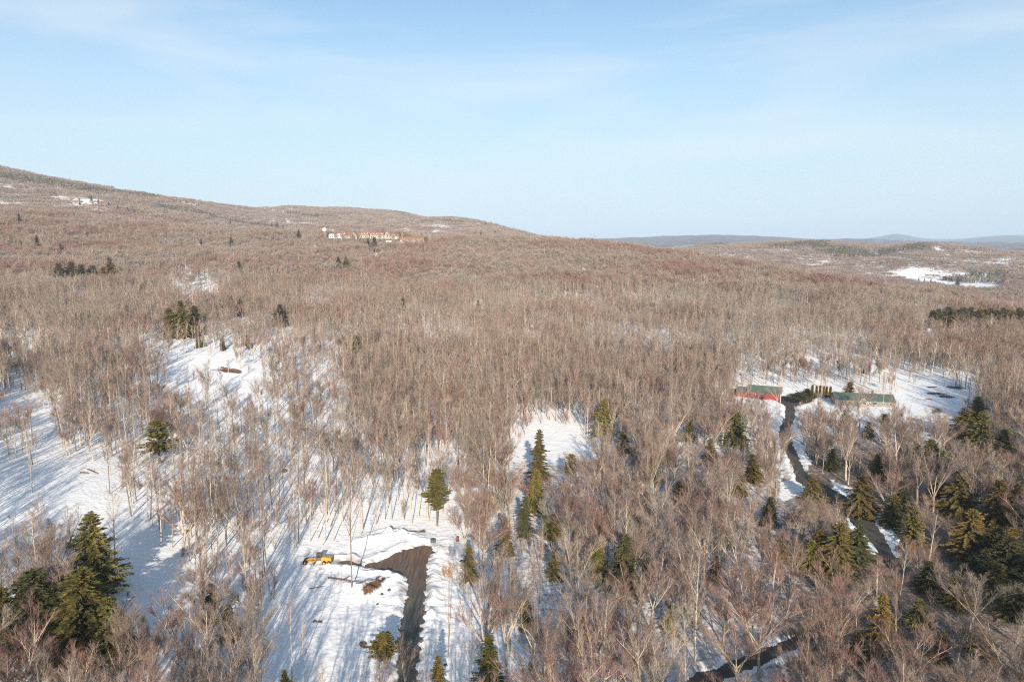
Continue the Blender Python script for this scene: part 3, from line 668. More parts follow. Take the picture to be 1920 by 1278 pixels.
con(1003,878,962,42,'hemlock','needle','olive evergreen just below the tall narrow spruce by the round clearing')
con(1070,850,905,26,'pine','needle','small pale topped pine at the lower edge of the round snow clearing')
con(1131,745,822,38,'hemlock','needle','dark olive evergreen right above the round snow clearing')
con(1170,808,850,30,'hemlock','needle','short olive evergreen to the right of the round snow clearing')
con(1290,788,828,24,'hemlock','needle_gold','single small golden-olive evergreen left of the red barn driveway')
con(1378,768,838,46,'hemlock','needle','bushy olive evergreen below the red barn')
con(1412,850,905,34,'hemlock','needle','olive evergreen left of the middle bend of the driveway')
con(945,968,1045,36,'hemlock','needle','olive evergreen in the middle wood right of the lone green pine')
con(985,930,1010,34,'hemlock','needle_dark','dark evergreen behind bare crowns in the middle wood')
con(1035,966,1030,42,'pine','needle','upright-tufted green pine in the middle wood')
con(1168,1000,1115,64,'hemlock','needle_dark','broad dark green hemlock in the middle of the wood')
con(1120,1010,1090,40,'hemlock','needle','olive hemlock beside the broad dark one mid wood')
con(880,1024,1090,36,'hemlock','needle','round olive evergreen right of the ploughed road head')
con(918,1192,1296,58,'hemlock','needle','dense green hemlock at the bottom edge, right of the ploughed road')
con(822,1226,1312,38,'hemlock','needle_gold','golden-green young spruce at the bottom edge beside the ploughed road')
con(536,1252,1312,28,'hemlock','needle_gold','small spruce top at the bottom edge on the open snow')
con(722,1186,1250,50,'pine','needle','scrubby pine on the left bank of the ploughed road')
con(1040,1030,1085,32,'hemlock','needle','olive evergreen below the upright tufted pine')
con(985,1110,1175,34,'hemlock','needle','half hidden olive evergreen low in the middle wood')
con(1255,1130,1190,28,'hemlock','needle','small olive evergreen among bare trees above the lower road')
con(430,1130,1200,44,'hemlock','needle','olive evergreen behind bare crowns at the lower left')
con(400,1090,1165,38,'hemlock','needle_dark','dark evergreen between bare trees above the lower left corner')
con(345,562,634,40,'hemlock','needle','tallest of the three evergreens on the left hillside')
con(322,576,634,34,'hemlock','needle','left of the three evergreens on the left hillside')
con(368,572,628,34,'hemlock','needle_dark','right of the three evergreens on the left hillside')
con(526,570,612,34,'hemlock','needle_dark','dark evergreen behind a pale bare tree on the left hillside')
con(450,560,592,24,'hemlock','needle','small olive evergreen right of the three on the left hillside')
for i, (a, b, c_, w_) in enumerate([(112,492,532,26),(135,490,530,30),(155,494,534,30),(178,496,532,26),(208,482,530,26),(196,500,536,24)]):
    con(a, b, c_, w_, 'hemlock', 'needle', ['leftmost evergreen of the clump high on the left slope','broad evergreen second from left in the clump high on the left slope','third evergreen from left in the clump high on the left slope','low evergreen in the right half of the clump high on the left slope','tallest evergreen at the right end of the clump high on the left slope','shorter evergreen in front of the tallest in the left slope clump'][i], 'evergreen clump high on the left slope')
con(450,488,522,14,'hemlock','needle_dark','narrow spruce beside the pale gabled house on the left slope')
con(634,480,508,12,'hemlock','needle_dark','left of two spruces on the middle hillside below the village')
con(649,480,512,16,'hemlock','needle','right of two spruces on the middle hillside below the village')
con(702,444,476,16,'hemlock','needle_dark','tall dark spruce in front of the red roofed village')
con(690,448,468,12,'hemlock','needle_dark','shorter dark spruce left of the tall one before the village')
con(668,628,684,40,'hemlock','needle','shaded rusty evergreen in the middle of the slope')
con(725,620,650,20,'hemlock','needle','small olive evergreen right of the rusty one on the middle slope')
con(757,558,590,18,'hemlock','needle','small evergreen in the bare wood on the middle hillside')
con(897,562,585,14,'hemlock','needle','tiny evergreen in the bare wood right of the middle hillside')
con(1590,714,752,24,'hemlock','needle','spruce standing in front of the green roofed house')
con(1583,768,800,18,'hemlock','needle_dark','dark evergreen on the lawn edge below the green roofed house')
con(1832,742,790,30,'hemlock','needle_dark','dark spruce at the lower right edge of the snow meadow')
con(1806,762,822,44,'hemlock','needle','rounded olive evergreen left of the dark spruce by the meadow')
con(1838,770,850,40,'hemlock','needle','olive spruce below the dark one right of the meadow')
con(1880,802,855,34,'hemlock','needle','olive evergreen near the right edge below the meadow')
con(1525,893,940,36,'hemlock','needle','dark olive evergreen at the foot of the driveway bend')
con(1612,888,965,52,'hemlock','needle','bushy olive evergreen beside the lower driveway')
con(1568,975,1078,60,'hemlock','needle','largest olive evergreen left of the snowy driveway edge')
con(1535,990,1062,46,'hemlock','needle','olive evergreen on the left of the clump by the lower driveway')
con(1604,982,1052,46,'hemlock','needle_dark','darker evergreen on the right of the clump by the lower driveway')
con(1757,888,945,34,'hemlock','needle_gold','golden yellow spruce in the right wood')
con(1796,888,962,56,'hemlock','needle','wide olive evergreen beside the golden spruce')
con(1868,896,990,52,'hemlock','needle','tall dense olive spruce near the right edge')
con(1814,950,1050,60,'hemlock','needle','cone shaped olive evergreen standing between bare trees at right')
con(1712,948,1020,36,'hemlock','needle','evergreen behind a pale bare tree right of the driveway')
con(1893,988,1075,48,'hemlock','needle_gold','yellowish spruce rising from the dark hemlocks at the right edge')
con(1915,1040,1110,60,'hemlock','needle_dark','black hemlock at the right edge of the picture')
con(1868,1052,1115,40,'hemlock','needle','olive evergreen below the yellowish spruce at the right edge')
con(1650,1114,1215,46,'hemlock','needle_gold','bronze conical spruce in the lower right wood')
con(1745,822,868,32,'hemlock','needle','olive evergreen in the wood below the snow meadow')
con(1775,828,880,34,'hemlock','needle','olive evergreen second in the wood below the snow meadow')
con(1715,830,875,28,'hemlock','needle_dark','dark evergreen left of the pair below the snow meadow')
con(1835,1180,1225,36,'hemlock','needle','low olive evergreen near the lower right corner')
con(1762,1180,1240,26,'hemlock','needle','slim olive evergreen low in the right wood')
con(1460,1000,1055,30,'hemlock','needle','half hidden evergreen in the right middle wood')
con(1330,820,865,26,'hemlock','needle','olive evergreen among bare trees left of the bushy one below the barn')
con(1500,735,757,22,'pine','needle_dark','dark spreading pine beside the red barn driveway')
con(1512,728,752,16,'pine','needle_dark','smaller dark pine at the end of the hedge row')
con(1628,790,822,20,'hemlock','needle_dark','dark evergreen below the right end of the green roofed house')
con(1656,775,805,16,'pine','needle_dark','bent dark pine on the snow right of the green roofed house')
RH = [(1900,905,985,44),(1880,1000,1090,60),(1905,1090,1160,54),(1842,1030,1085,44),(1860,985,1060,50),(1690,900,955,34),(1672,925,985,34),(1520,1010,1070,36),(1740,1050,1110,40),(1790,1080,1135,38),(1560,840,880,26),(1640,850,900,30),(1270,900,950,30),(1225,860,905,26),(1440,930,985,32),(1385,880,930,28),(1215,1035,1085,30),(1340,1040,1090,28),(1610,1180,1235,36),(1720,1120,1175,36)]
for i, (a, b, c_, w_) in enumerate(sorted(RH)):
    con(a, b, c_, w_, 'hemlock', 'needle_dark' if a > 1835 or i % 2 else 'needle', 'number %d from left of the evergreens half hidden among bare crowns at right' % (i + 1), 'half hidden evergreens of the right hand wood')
rr_ = random.Random(5)
pos = ['leftmost','second','third','fourth','fifth','sixth','seventh','eighth','ninth','tenth','eleventh','twelfth','thirteenth','fourteenth','fifteenth','sixteenth','seventeenth','rightmost']
for i in range(18):
    a = 1748 + i * 10 + rr_.uniform(-3, 3); t0 = 576 + rr_.uniform(-4, 8); con(a, t0, t0 + rr_.uniform(26, 34), rr_.uniform(18, 26), 'hemlock', rr_.choice(['needle', 'needle', 'needle_dark']), pos[i] + ' evergreen from the left in the olive row on the right edge hill', 'evergreen row on the hill at the right edge')
for i, (a, b) in enumerate([(1522,722),(1530,724),(1537,723),(1543,724),(1549,725),(1556,725)]):
    con(a, b, 746, 4.4, 'cedar', 'needle_gold', ['leftmost','second','third','fourth','fifth','rightmost'][i] + ' columnar cedar, from the left, of the hedge row beside the driveway', 'columnar cedars in a row')
for i, (a, b, c_, d_) in enumerate([(150,372,384,'spruce on the snow field high on the far left mountain'),(172,366,382,'spruce behind the hamlet on the far left mountain'),(185,372,385,'spruce right of the hamlet on the far left mountain'),(205,378,392,'spruce on the left ridge right of the hamlet'),(222,384,400,'leftmost dark spruce on the near ridge top'),(240,388,404,'dark spruce on the near ridge top'),(252,392,405,'third dark spruce on the near ridge top, right of two'),(286,402,414,'spruce on the ridge between the hamlet and the gabled houses'),(330,408,416,'small spruce on the ridge far left of the gabled houses'),(432,412,426,'spruce rising above the ridge left of the gabled houses'),(446,430,442,'spruce just below the ridge left of the gabled houses'),(378,448,465,'spruce left of the bushy one on the upper left slope'),(434,444,468,'bushy spruce on the upper left slope'),(560,430,446,'spruce right of the white gabled houses'),(510,418,432,'spruce left in the grove behind the gabled houses'),(520,416,432,'middle spruce in the grove behind the gabled houses'),(531,420,433,'right spruce in the grove behind the gabled houses'),(902,432,448,'dark spruce on the ridge line right of the village'),(928,431,441,'small spruce on the ridge line beside the white chalet'),(757,436,448,'spruce before the orange building'),(790,436,448,'spruce right of the orange building front'),(812,440,450,'spruce at the right end of the orange building'),(70,440,465,'dark spruce on the upper left slope near the edge'),(38,400,432,'dark evergreen under the far snow field at the left edge'),(115,455,480,'dark evergreen above the left slope clump'),(1795,518,536,'spruce standing on the far valley snow field'),(1722,521,531,'left of three tiny spruces before the valley snow field'),(1733,522,532,'middle of three tiny spruces before the valley snow field'),(1745,522,533,'right of three tiny spruces before the valley snow field'),(1868,566,578,'small spruce above the olive row at the right edge')]):
    con(a, b, c_, 0, 'hemlock', 'needle_dark', d_)

con_forms = {}
def get_con(form, col, v):
    key = (form, col, v)
    if key not in con_forms:
        H, Rr = {'hemlock': (16, 3.6), 'pine': (14, 3.0), 'cedar': (6, .8), 'thin': (16, 3.2)}[form]
        t, c = conifer(700 + v * 13 + len(form), H, Rr, form, 1.0 if form != 'cedar' else .8)
        con_forms[key] = (H, Rr, new_mesh('evergreen_trunk', *t, [M['bark_dark']]), new_mesh('evergreen_crown', *c, [M[col]]))
    return con_forms[key]
con_xy = []
for i, (px, top, bot, w, form, col, label, group) in enumerate(CON):
    base = hit(px, bot)
    _, _, dz = raydir(px, top); d1 = raydir(px, top); dist = math.hypot(base[0], base[1]); k_ = dist / math.hypot(d1[0], d1[1])
    Hh = CAMZ + d1[2] * k_ - base[2]; Hh = max(3.2, min(30, Hh))
    Hf, Rf, tm, cm = get_con(form, col, i % 3 if form == 'hemlock' else 0)
    wid = w * dist / F / 2 if w else Hh * .2
    sx = max(wid * (1.5 if px < 260 and bot > 1090 else 1.5 if px > 1100 else 1.35) / Rf, .22); sz = Hh / Hf
    name = {'hemlock': 'hemlock_tree', 'pine': 'pine_tree', 'cedar': 'cedar_shrub', 'thin': 'hemlock_tree'}[form]
    e = empty(name, (base[0], base[1], base[2]), random.uniform(0, 6.28), label, 'evergreen tree' if form != 'cedar' else 'shrub', group or 'evergreen trees scattered through the bare wood')
    e.scale = (sx, sx, sz); con_xy.append((base[0], base[1], wid))
    link('trunk', tm, e); link('crown', cm, e)
# bare trees leave the evergreens some room
cx = np.array(con_xy); x, y = near[0], near[1]; ok = np.ones(len(x), bool)
for a, b, w_ in cx: ok &= np.hypot(x - a, y - b) > min(w_ * .8, 3.5)
rn = np.hypot(x, y)
for i, (px, top, bot, w, *_r) in enumerate(CON):
    if (w < 20 or bot < 700) and _r[0] != 'cedar': continue
    rc = math.hypot(cx[i][0], cx[i][1]); sel = rn < rc - 1
    for f in (.5, .65, .8, .95):
        qx, qy = project(x, y, near[2] + near[5] * f)
        ok &= ~(sel & (np.abs(qx - px) < w * .5 + 10) & (qy > top - 6) & (qy < top + (bot - top) * .72) & (rng.random(len(x)) < (.97 if _r[0] == 'cedar' else .88 if px > 1200 else .6)))
near = [a[ok] for a in near]

# ------------------------------------------------------------------ buildings' footprints are kept clear (filled by the builders further down)
x, y, z, kind, scl, hgt, pxb, pyb = near
BLD = [(hit(1425,745), 17), (hit(1475,742), 9), (hit(1612,752), 17), (hit(597,1050), 8), (hit(1385,742), 10)]
ok = np.ones(len(x), bool)
for c_, rad in BLD: ok &= np.hypot(x - c_[0], y - c_[1]) > rad
x, y, z, kind, scl, hgt, pxb, pyb = [a[ok] for a in (x, y, z, kind, scl, hgt, pxb, pyb)]
z = ground_h(x, y)
_, pyt = project(x, y, z + hgt)
size = (pyb - pyt); vis = (pxb > -30) & (pxb < 1950) & (pyt < 1278) & (pyb > 0)
names = {0: 'bare_tree', 1: 'slender_tree', 2: 'bare_bush'}
nfo = {0: [i for i, n_ in enumerate(NEAR) if n_[0] == 'fan'], 1: [i for i, n_ in enumerate(NEAR) if n_[0] == 'pole'], 2: [i for i, n_ in enumerate(NEAR) if n_[0] == 'shrub']}
fchoice = np.array([random.choice(nfo[int(k_)]) for k_ in kind])
rest = np.ones(len(x), bool)
MARKS = [((776,1130), 'the ploughed road'), ((600,1050), 'the yellow grader'), ((100,1130), 'the lower left hemlocks'), ((330,1200), 'the lower left corner'), ((660,1230), 'the bottom snow field'), ((820,940), 'the lone green pine'),
         ((1030,835), 'the round snow clearing'), ((1168,1050), 'the broad dark hemlock'), ((918,1240), 'the bottom edge green hemlock'), ((1100,1220), 'the bottom centre wood floor'), ((1370,1255), 'the dark lower road'),
         ((1568,1030), 'the lower driveway evergreens'), ((1650,1160), 'the bronze spruce'), ((1814,1000), 'the right side cone evergreen'), ((1895,1080), 'the right edge black hemlocks'), ((1850,1230), 'the lower right corner'), ((1480,860), 'the driveway bend'), ((1430,740), 'the red barn'),
         ((250,1060), 'the blue shaded snow at left'), ((60,900), 'the open left snow bank'), ((300,830), 'the lone sparse hemlock'), ((1460,1080), 'the right middle wood floor'), ((1300,1000), 'the mid right pale crowns'), ((520,1130), 'the open snow edge')]
TWN = {'twig_tan': 'tan', 'twig_grey': 'grey', 'twig_red': 'rusty'}
JOBS = []
for kd in (0, 1, 2):
    cand = np.where((kind == kd) & vis)[0]; cand = cand[np.argsort(-size[cand])][:290 if kd < 2 else 110]
    for i in cand:
        rest[i] = False; kf, tw_, H, tm, cm = NEAR[fchoice[i]]
        mpy = (pyb[i] + pyt[i]) / 2; mk = min(MARKS, key=lambda q: (q[0][0] - pxb[i]) ** 2 + (q[0][1] - mpy) ** 2)
        side = ('left of ' if pxb[i] < mk[0][0] - 25 else 'right of ' if pxb[i] > mk[0][0] + 25 else ('behind ' if mpy < mk[0][1] else 'in front of '))
        tall = 'tall' if hgt[i] > 17.6 else 'middling' if hgt[i] > 14.5 else 'small'
        if kd == 0: lab = '%s bare %s broad-crowned tree %s%s' % (tall, TWN[tw_], side, mk[1]); grp = 'broad crowned bare trees'
        elif kd == 1: lab = '%s slender %s bare tree %s%s' % (tall, TWN[tw_], side, mk[1]); grp = 'slender bare trees on the snow'
        else: lab = 'low bare %s bush %s%s' % (TWN[tw_], side, mk[1]); grp = 'low bare bushes'
        JOBS.append((i, kd, lab, grp, tm, cm))
def ordinal(n): return ['first', 'second', 'third', 'fourth', 'fifth', 'sixth', 'seventh', 'eighth', 'ninth', 'tenth'][n - 1] if n <= 10 else '%dth' % n if n % 10 not in (1, 2, 3) or n < 20 else '%d%s' % (n, {1: 'st', 2: 'nd', 3: 'rd'}[n % 10])
same = {}
for jb in JOBS: same.setdefault(jb[2], []).append(jb)
for lab, js in same.items():
    js.sort(key=lambda q: pxb[q[0]])
    for n_, (i, kd, _l, grp, tm, cm) in enumerate(js):
        lab2 = lab if len(js) == 1 else lab + ', ' + ordinal(n_ + 1) + ' from left'
        e = empty(names[kd], (x[i], y[i], z[i]), random.uniform(0, 6.28), lab2, 'tree' if kd < 2 else 'bush', grp)
        s_ = float(scl[i]); wd = random.uniform(1.0, 1.35) if kd == 0 else random.uniform(.9, 1.15); e.scale = (s_ * wd, s_ * wd, s_); e.rotation_euler = (random.gauss(0, .045), random.gauss(0, .045), e.rotation_euler[2])
        link('trunk', tm, e); link('crown', cm, e)

HERO = [(758,1296,1192,0,.95,'pale bare tree with wide crown standing over the lower end of the ploughed road'),(283,1292,1128,0,.75,'pale bare tree with round crown against the blue shaded snow, lower left'),(44,1288,1166,0,1.0,'cream limbed bare tree in front of the lower left hemlocks'),(228,1288,1210,0,.9,'low fan shaped bare tree at the bottom edge right of the hemlocks'),
        (368,1290,1112,0,.7,'tall dense bare tree at the bottom left of the open snow'),(436,1292,1130,0,.75,'second tall dense bare tree at the bottom left of the open snow'),(548,1288,1108,1,.8,'slender pale tree on the open snow at the bottom edge, left of two'),(573,1286,1148,1,.7,'slender pale tree on the open snow at the bottom edge, right of two'),
        (715,1290,1222,2,1.0,'low bush on the left bank near the bottom of the ploughed road'),(1750,960,812,0,.8,'pale bare tree with wide crown above the golden spruce'),(1440,960,800,0,.6,'pale fan crowned bare tree left of the driveway bend'),(1290,1150,980,0,.7,'broad bare tree in the right middle of the wood with pale limbs'),
        (660,1106,880,1,.8,'tall pale straight trunk rising from the brown heap'),(1212,968,800,0,.6,'pale fan crowned bare tree right of the round snow clearing')]
for px, bot, top, kd, wd, lb in HERO:
    b_ = hit(px, bot); d_ = raydir(px, top); k_ = math.hypot(b_[0], b_[1]) / math.hypot(d_[0], d_[1]); Hh = CAMZ + d_[2] * k_ - b_[2]
    kf, tw_, H, tm, cm = NEAR[random.choice([i_ for i_ in nfo[kd] if NEAR[i_][1] != 'twig_red'] if kd < 2 else nfo[kd])]
    e = empty(names[kd], (b_[0], b_[1], float(ground_h(b_[0], b_[1]))), random.uniform(0, 6.28), lb, 'tree' if kd < 2 else 'bush'); s_ = Hh / H; e.scale = (s_ * wd, s_ * wd, s_); link('trunk', tm, e); link('crown', cm, e)

# ------------------------------------------------------------------ the mass of the wood as one object
PX, PY, PZ, IDX, ROT, SCL = [], [], [], [], [], []
def put(xs, ys, zs, idx, sc):
    PX.extend(xs); PY.extend(ys); PZ.extend(zs); IDX.extend(idx); SCL.extend(sc); ROT.extend(rng.uniform(0, 6.283, len(xs)))
def species(fa, fb, x, y):               # neighbouring trees tend to be of one kind
    n_ = fbm(x / 75.0 + 31, y / 75.0 + 8, 3) + rng.normal(0, .19, len(x)); c_ = np.where(n_ < -.12, 1, np.where(n_ < .26, 0, 2))
    v = rng.integers(0, 3, len(x)) * 3 + c_; m_ = (fbm(x / 90.0, y / 90.0 + 70, 3) + rng.normal(0, .3, len(x))) > -.05
    out = np.where(m_, np.array(fa)[v], np.array(fb)[v])
    b_ = (fbm(x / 45.0 + 9, y / 45.0 + 3, 3) > .33) & (rng.random(len(x)) < .45) | (rng.random(len(x)) < .035)
    out = np.where(b_, np.array(form_idx['birch'])[rng.integers(0, 6, len(x))], out)
    k_ = (fbm(x / 60.0 + 90, y / 60.0 + 33, 3) > .48) & (rng.random(len(x)) < .22)
    return np.where(k_, np.array(form_idx['young'])[rng.integers(0, 3, len(x))], out)
def clear_front(x, y, z, h):
    ok = np.ones(len(x), bool); rn = np.hypot(x, y)
    for i, (px, top, bot, w, *_r) in enumerate(CON):
        if bot > 720 or bot < 440: continue
        w = w or 8; rc = math.hypot(con_xy[i][0], con_xy[i][1]); sel = (rn < rc - 1) & (rn > rc - 260)
        for f in (.6, .8, 1.0):
            qx, qy = project(x, y, z + h * f); ok &= ~(sel & (np.abs(qx - px) < w * .5 + 3) & (qy < top + (bot - top) * .55) & (qy > top - 30) & (rng.random(len(x)) < .7))
    return ok
def stand(x, y): return (1 + .42 * fbm(x / 55.0 + 12, y / 55.0 + 61, 3))
# rest of the near trees keep their detailed forms; form index equals the order of NEAR
put(x[rest], y[rest], z[rest], fchoice[rest], scl[rest])
x, y = ring_points(470, 800, 13); z = base_h(x, y); a, b = project(x, y, z); s = share(a, b); a2, b2 = project(x, y, z + 10); s = np.minimum(s, share(a2, b2))
kp = rng.random(len(x)) < s * (0.72 + .9 * fbm(x / 42, y / 42, 3)); x, y, z = x[kp], y[kp], z[kp]; ok = clear_front(x, y, z, 17); x, y, z = x[ok], y[ok], z[ok]
put(x, y, z, species(form_idx['m_fan'], form_idx['m_pole'], x, y), rng.uniform(.72, 1.12, len(x)) * stand(x, y))
x, y = ring_points(800, 2050, 21); z = base_h(x, y); a, b = project(x, y, z + 5); s = share(a, b)
kp = rng.random(len(x)) < s; x, y, z = x[kp], y[kp], z[kp]
rr = np.hypot(x, y); xp, yp = project(x, y, z); ok = ~((rr > 1212) & (rr < 1420) & (rng.random(len(x)) < .92) & (xp > 612) & (xp < 805))
for q_, qy_, rd in [(503,444,16),(514,444,16),(523,445,16),(540,444,14),(753,457,13),(779,457,13),(729,457,9),(706,482,11),(449,481,11),(526,495,9),(932,447,12),(609,446,10)]:
    p = hit(q_, qy_); rp = math.hypot(p[0], p[1]); lat = (x * p[1] - y * p[0]) / rp; al = (x * p[0] + y * p[1]) / rp
    ok &= ~((np.abs(lat) < rd * .6) & (al > rp - 42) & (al < rp + rd))
x, y, z = x[ok], y[ok], z[ok]; ok = clear_front(x, y, z, 17); x, y, z = x[ok], y[ok], z[ok]
put(x, y, z, species(form_idx['f'], form_idx['f'], x, y), rng.uniform(.72, 1.12, len(x)) * stand(x, y))
x, y = ring_points(2000, 5200, 520); z = base_h(x, y); a, b = project(x, y, z + 5); s = share(a, b)
gaps = fbm(x / 260, y / 260, 4)
kp = (rng.random(len(x)) < s) & (gaps < .62); x, y, z = x[kp], y[kp], z[kp]
conf = fbm(x / 300 + 50, y / 300, 3); pool = np.array(form_idx['p']); pc = np.array(form_idx['pc'])
put(x, y, z, np.where(conf > .41, pc[rng.integers(0, len(pc), len(x))], pool[rng.integers(0, len(pool), len(x))]), rng.uniform(.8, 1.1, len(x)))
print('instances', len(PX))
me = bpy.data.meshes.new('bare_forest'); me.vertices.add(len(PX)); me.vertices.foreach_set('co', np.stack([PX, PY, PZ], -1).astype(np.float32).ravel())
for nm, ty, dat in (('pick', 'INT', np.array(IDX, np.int32)), ('turn', 'FLOAT', np.array(ROT, np.float32)), ('grow', 'FLOAT', np.array(SCL, np.float32)), ('lean', 'FLOAT', rng.normal(0, .045, len(PX)).astype(np.float32))):
    me.attributes.new(nm, ty, 'POINT').data.foreach_set('value', dat)
forest = link('bare_forest', me); tag(forest, kind='stuff', label='dense bare brown winter woodland covering the hillsides out to the horizon', cat='woodland')
gt = bpy.data.node_groups.new('forest_scatter', 'GeometryNodeTree')
gt.interface.new_socket('Geometry', in_out='INPUT', socket_type='NodeSocketGeometry'); gt.interface.new_socket('Geometry', in_out='OUTPUT', socket_type='NodeSocketGeometry')
N = gt.nodes.new; gi = N('NodeGroupInput'); go = N('NodeGroupOutput'); iop = N('GeometryNodeInstanceOnPoints'); ci = N('GeometryNodeCollectionInfo')
ci.inputs['Collection'].default_value = FORMS; ci.inputs['Separate Children'].default_value = True; ci.inputs['Reset Children'].default_value = True
def named(nm, ty):
    q = N('GeometryNodeInputNamedAttribute'); q.data_type = ty; q.inputs['Name'].default_value = nm; return q.outputs['Attribute']
iop.inputs['Pick Instance'].default_value = True
cr = N('ShaderNodeCombineXYZ'); gl = gt.links.new; gl(named('turn', 'FLOAT'), cr.inputs['Z']); gl(named('lean', 'FLOAT'), cr.inputs['X']); e2r = N('FunctionNodeEulerToRotation'); gl(cr.outputs[0], e2r.inputs[0])
gl(gi.outputs[0], iop.inputs['Points']); gl(ci.outputs[0], iop.inputs['Instance']); gl(named('pick', 'INT'), iop.inputs['Instance Index'])
gl(e2r.outputs[0], iop.inputs['Rotation']); gl(named('grow', 'FLOAT'), iop.inputs['Scale']); gl(iop.outputs[0], go.inputs[0])
md = forest.modifiers.new('scatter', 'NODES'); md.node_group = gt


# ------------------------------------------------------------------ things people put here
M['red_wall'] = mat('red_boards', (.27, .05, .045), .7, (.2, .04, .035), .9, rnd=0)
M['green_roof'] = mat('green_metal_roof', (.065, .105, .083), .6, (.09, .115, .10), .6)
M['white_trim'] = mat('white_paint', (.78, .77, .74), .6, (.7, .69, .66), 1.5)
M['glass'] = mat('dark_window_glass', (.02, .025, .03), .15, (.035, .04, .045), .5, spec=.6)
M['grey_wall'] = mat('weathered_grey_boards', (.24, .215, .185), .8, (.19, .17, .15), .8)
M['cream_wall'] = mat('cream_siding', (.42, .37, .30), .7, (.37, .33, .27), .5)
M['red_roof'] = mat('faded_red_roof', (.33, .15, .10), .7, (.27, .12, .09), .3)
M['orange_wall'] = mat('orange_brown_siding', (.27, .17, .10), .7, (.22, .14, .09), .3)
M['dark_roof'] = mat('dark_shingles', (.10, .095, .09), .8, (.14, .13, .125), .6)
M['snow_roof'] = mat('snow_lying', (.82, .83, .85), .7, (.86, .86, .87), .4)
M['yellow'] = mat('yellow_machine_paint', (.60, .31, .04), .5, (.48, .25, .035), 1.2)
M['rubber'] = mat('tyre_rubber', (.025, .025, .025), .9, (.04, .04, .038), 3)
M['steel'] = mat('worn_steel', (.12, .115, .11), .5, (.18, .17, .16), 2, metal=.4)
M['rock'] = mat('dark_wet_rock', (.07, .062, .055), .8, (.16, .145, .13), .8, bump=.15, bscale=2)
M['clod'] = mat('brown_clod', (.10, .065, .045), .9, (.15, .1, .07), 2)
M['log'] = mat('brown_log_bark', (.19, .11, .065), .9, (.12, .075, .05), 1.4)
M['copper'] = mat('copper_dry_leaves', (.40, .25, .13), .9, (.33, .2, .11), 1)
M['rust_leaf'] = mat('rusty_twigs', (.36, .17, .10), .9, (.28, .14, .09), 1)
def gable(name, label, cat, px, py, L, Wd, hw, rise, rz, wall, roof, over=.4, win=(), doors=(), chimney=False, dormers=0, group=None, wing=None, base=2.0, end_win=0, trim=None):
    p = hit(px, py)
    if 440 < py < 450 and px < 820: d_ = raydir(px, py); r_ = math.hypot(p[0], p[1]); k_ = (1335 + 12 * math.sin(px)) / math.hypot(d_[0], d_[1]); p = (d_[0] * k_, d_[1] * k_)
    z0 = float(ground_h(p[0], p[1]))
    e = empty(name, (p[0], p[1], z0), rz, label, cat, group)
    w = MB(); w.prism([(-Wd / 2, -base), (Wd / 2, -base), (Wd / 2, hw), (0, hw + rise), (-Wd / 2, hw)], -L / 2, L / 2)
    rot = Matrix.Rotation(-math.pi / 2, 4, 'Z')                      # long axis -> local x
    w.V = [tuple(rot @ Vector(v)) for v in w.V]; w.build('wall', wall, e)
    sl = rise / (Wd / 2); ov = over; b = Wd / 2 + ov; t = .22
    r = MB(); r.prism([(-b, hw - ov * sl + .05), (0, hw + rise + .05), (b, hw - ov * sl + .05), (b, hw - ov * sl + t), (0, hw + rise + t + .08), (-b, hw - ov * sl + t)], -L / 2 - ov, L / 2 + ov)
    r.V = [tuple(rot @ Vector(v)) for v in r.V]; ro = r.build('roof', roof, e)
    if trim:
        for sx in (-1, 1):
            f = MB()
            for sg in (-1, 1):
                a0 = Vector((sx * (L / 2 + ov + .03), sg * b, hw - ov * sl)); a1 = Vector((sx * (L / 2 + ov + .03), 0, hw + rise)); f.cyl(a0, a1, .35, .35, 4)
            f.build('bargeboard', trim, e)
    for (x, z, ww, hh) in win:
        f = MB(); f.box((x, -Wd / 2 - .03, z), (ww + .2, .1, hh + .2)); fo = f.build('window', M['white_trim'], e)
        g_ = MB(); g_.box((x, -Wd / 2 - .09, z), (ww, .06, hh)); g_.build('pane', M['glass'], fo)
    for i in range(end_win):
        f = MB(); f.box((L / 2 + .03, (i - (end_win - 1) / 2) * 2.6, hw * .6), (.1, 1.2, 1.4)); fo = f.build('window', M['white_trim'], e)
        g_ = MB(); g_.box((L / 2 + .09, (i - (end_win - 1) / 2) * 2.6, hw * .6), (.06, 1, 1.2)); g_.build('pane', M['glass'], fo)
    for (x, ww, hh, m_) in doors:
        f = MB(); f.box((x, -Wd / 2 - .05, hh / 2 + .02), (ww, .12, hh)); f.build('door', m_, e)
    if chimney:
        f = MB(); f.box((L * .18, Wd * .12, hw + rise + .4), (.9, .9, 2.2)); f.build('chimney', M['clod'], e)
    for i in range(dormers):
        x = -L / 2 + (i + .5) * L / dormers; f = MB(); f.prism([(x - 1.3, hw - .4), (x + 1.3, hw - .4), (x + 1.3, hw + rise * .45), (x, hw + rise * .8), (x - 1.3, hw + rise * .45)], -Wd / 2 - .3, -Wd * .08); do = f.build('dormer', M['cream_wall'], e)
        f = MB(); f.box((x, -Wd / 2 - .35, hw + rise * .12), (1.3, .08, rise * .35)); f.build('pane', M['glass'], do)
    return e
barn = gable('barn', 'long red barn with green metal roof at the top of the driveway', 'barn', 1433, 745, 17, 8.5, 3.1, 2.9, R(-24), M['red_wall'], M['green_roof'], win=((-5, 1.7, 1, 1), (-1, 1.7, 1, 1)), doors=((4.5, 3.2, 2.5, M['red_wall']),), end_win=0, trim=M['green_roof'])
f = MB(); f.box((8.56, -.6, 1.3), (.1, 2.6, 2.5)); f.build('end_door', M['red_wall'], barn)
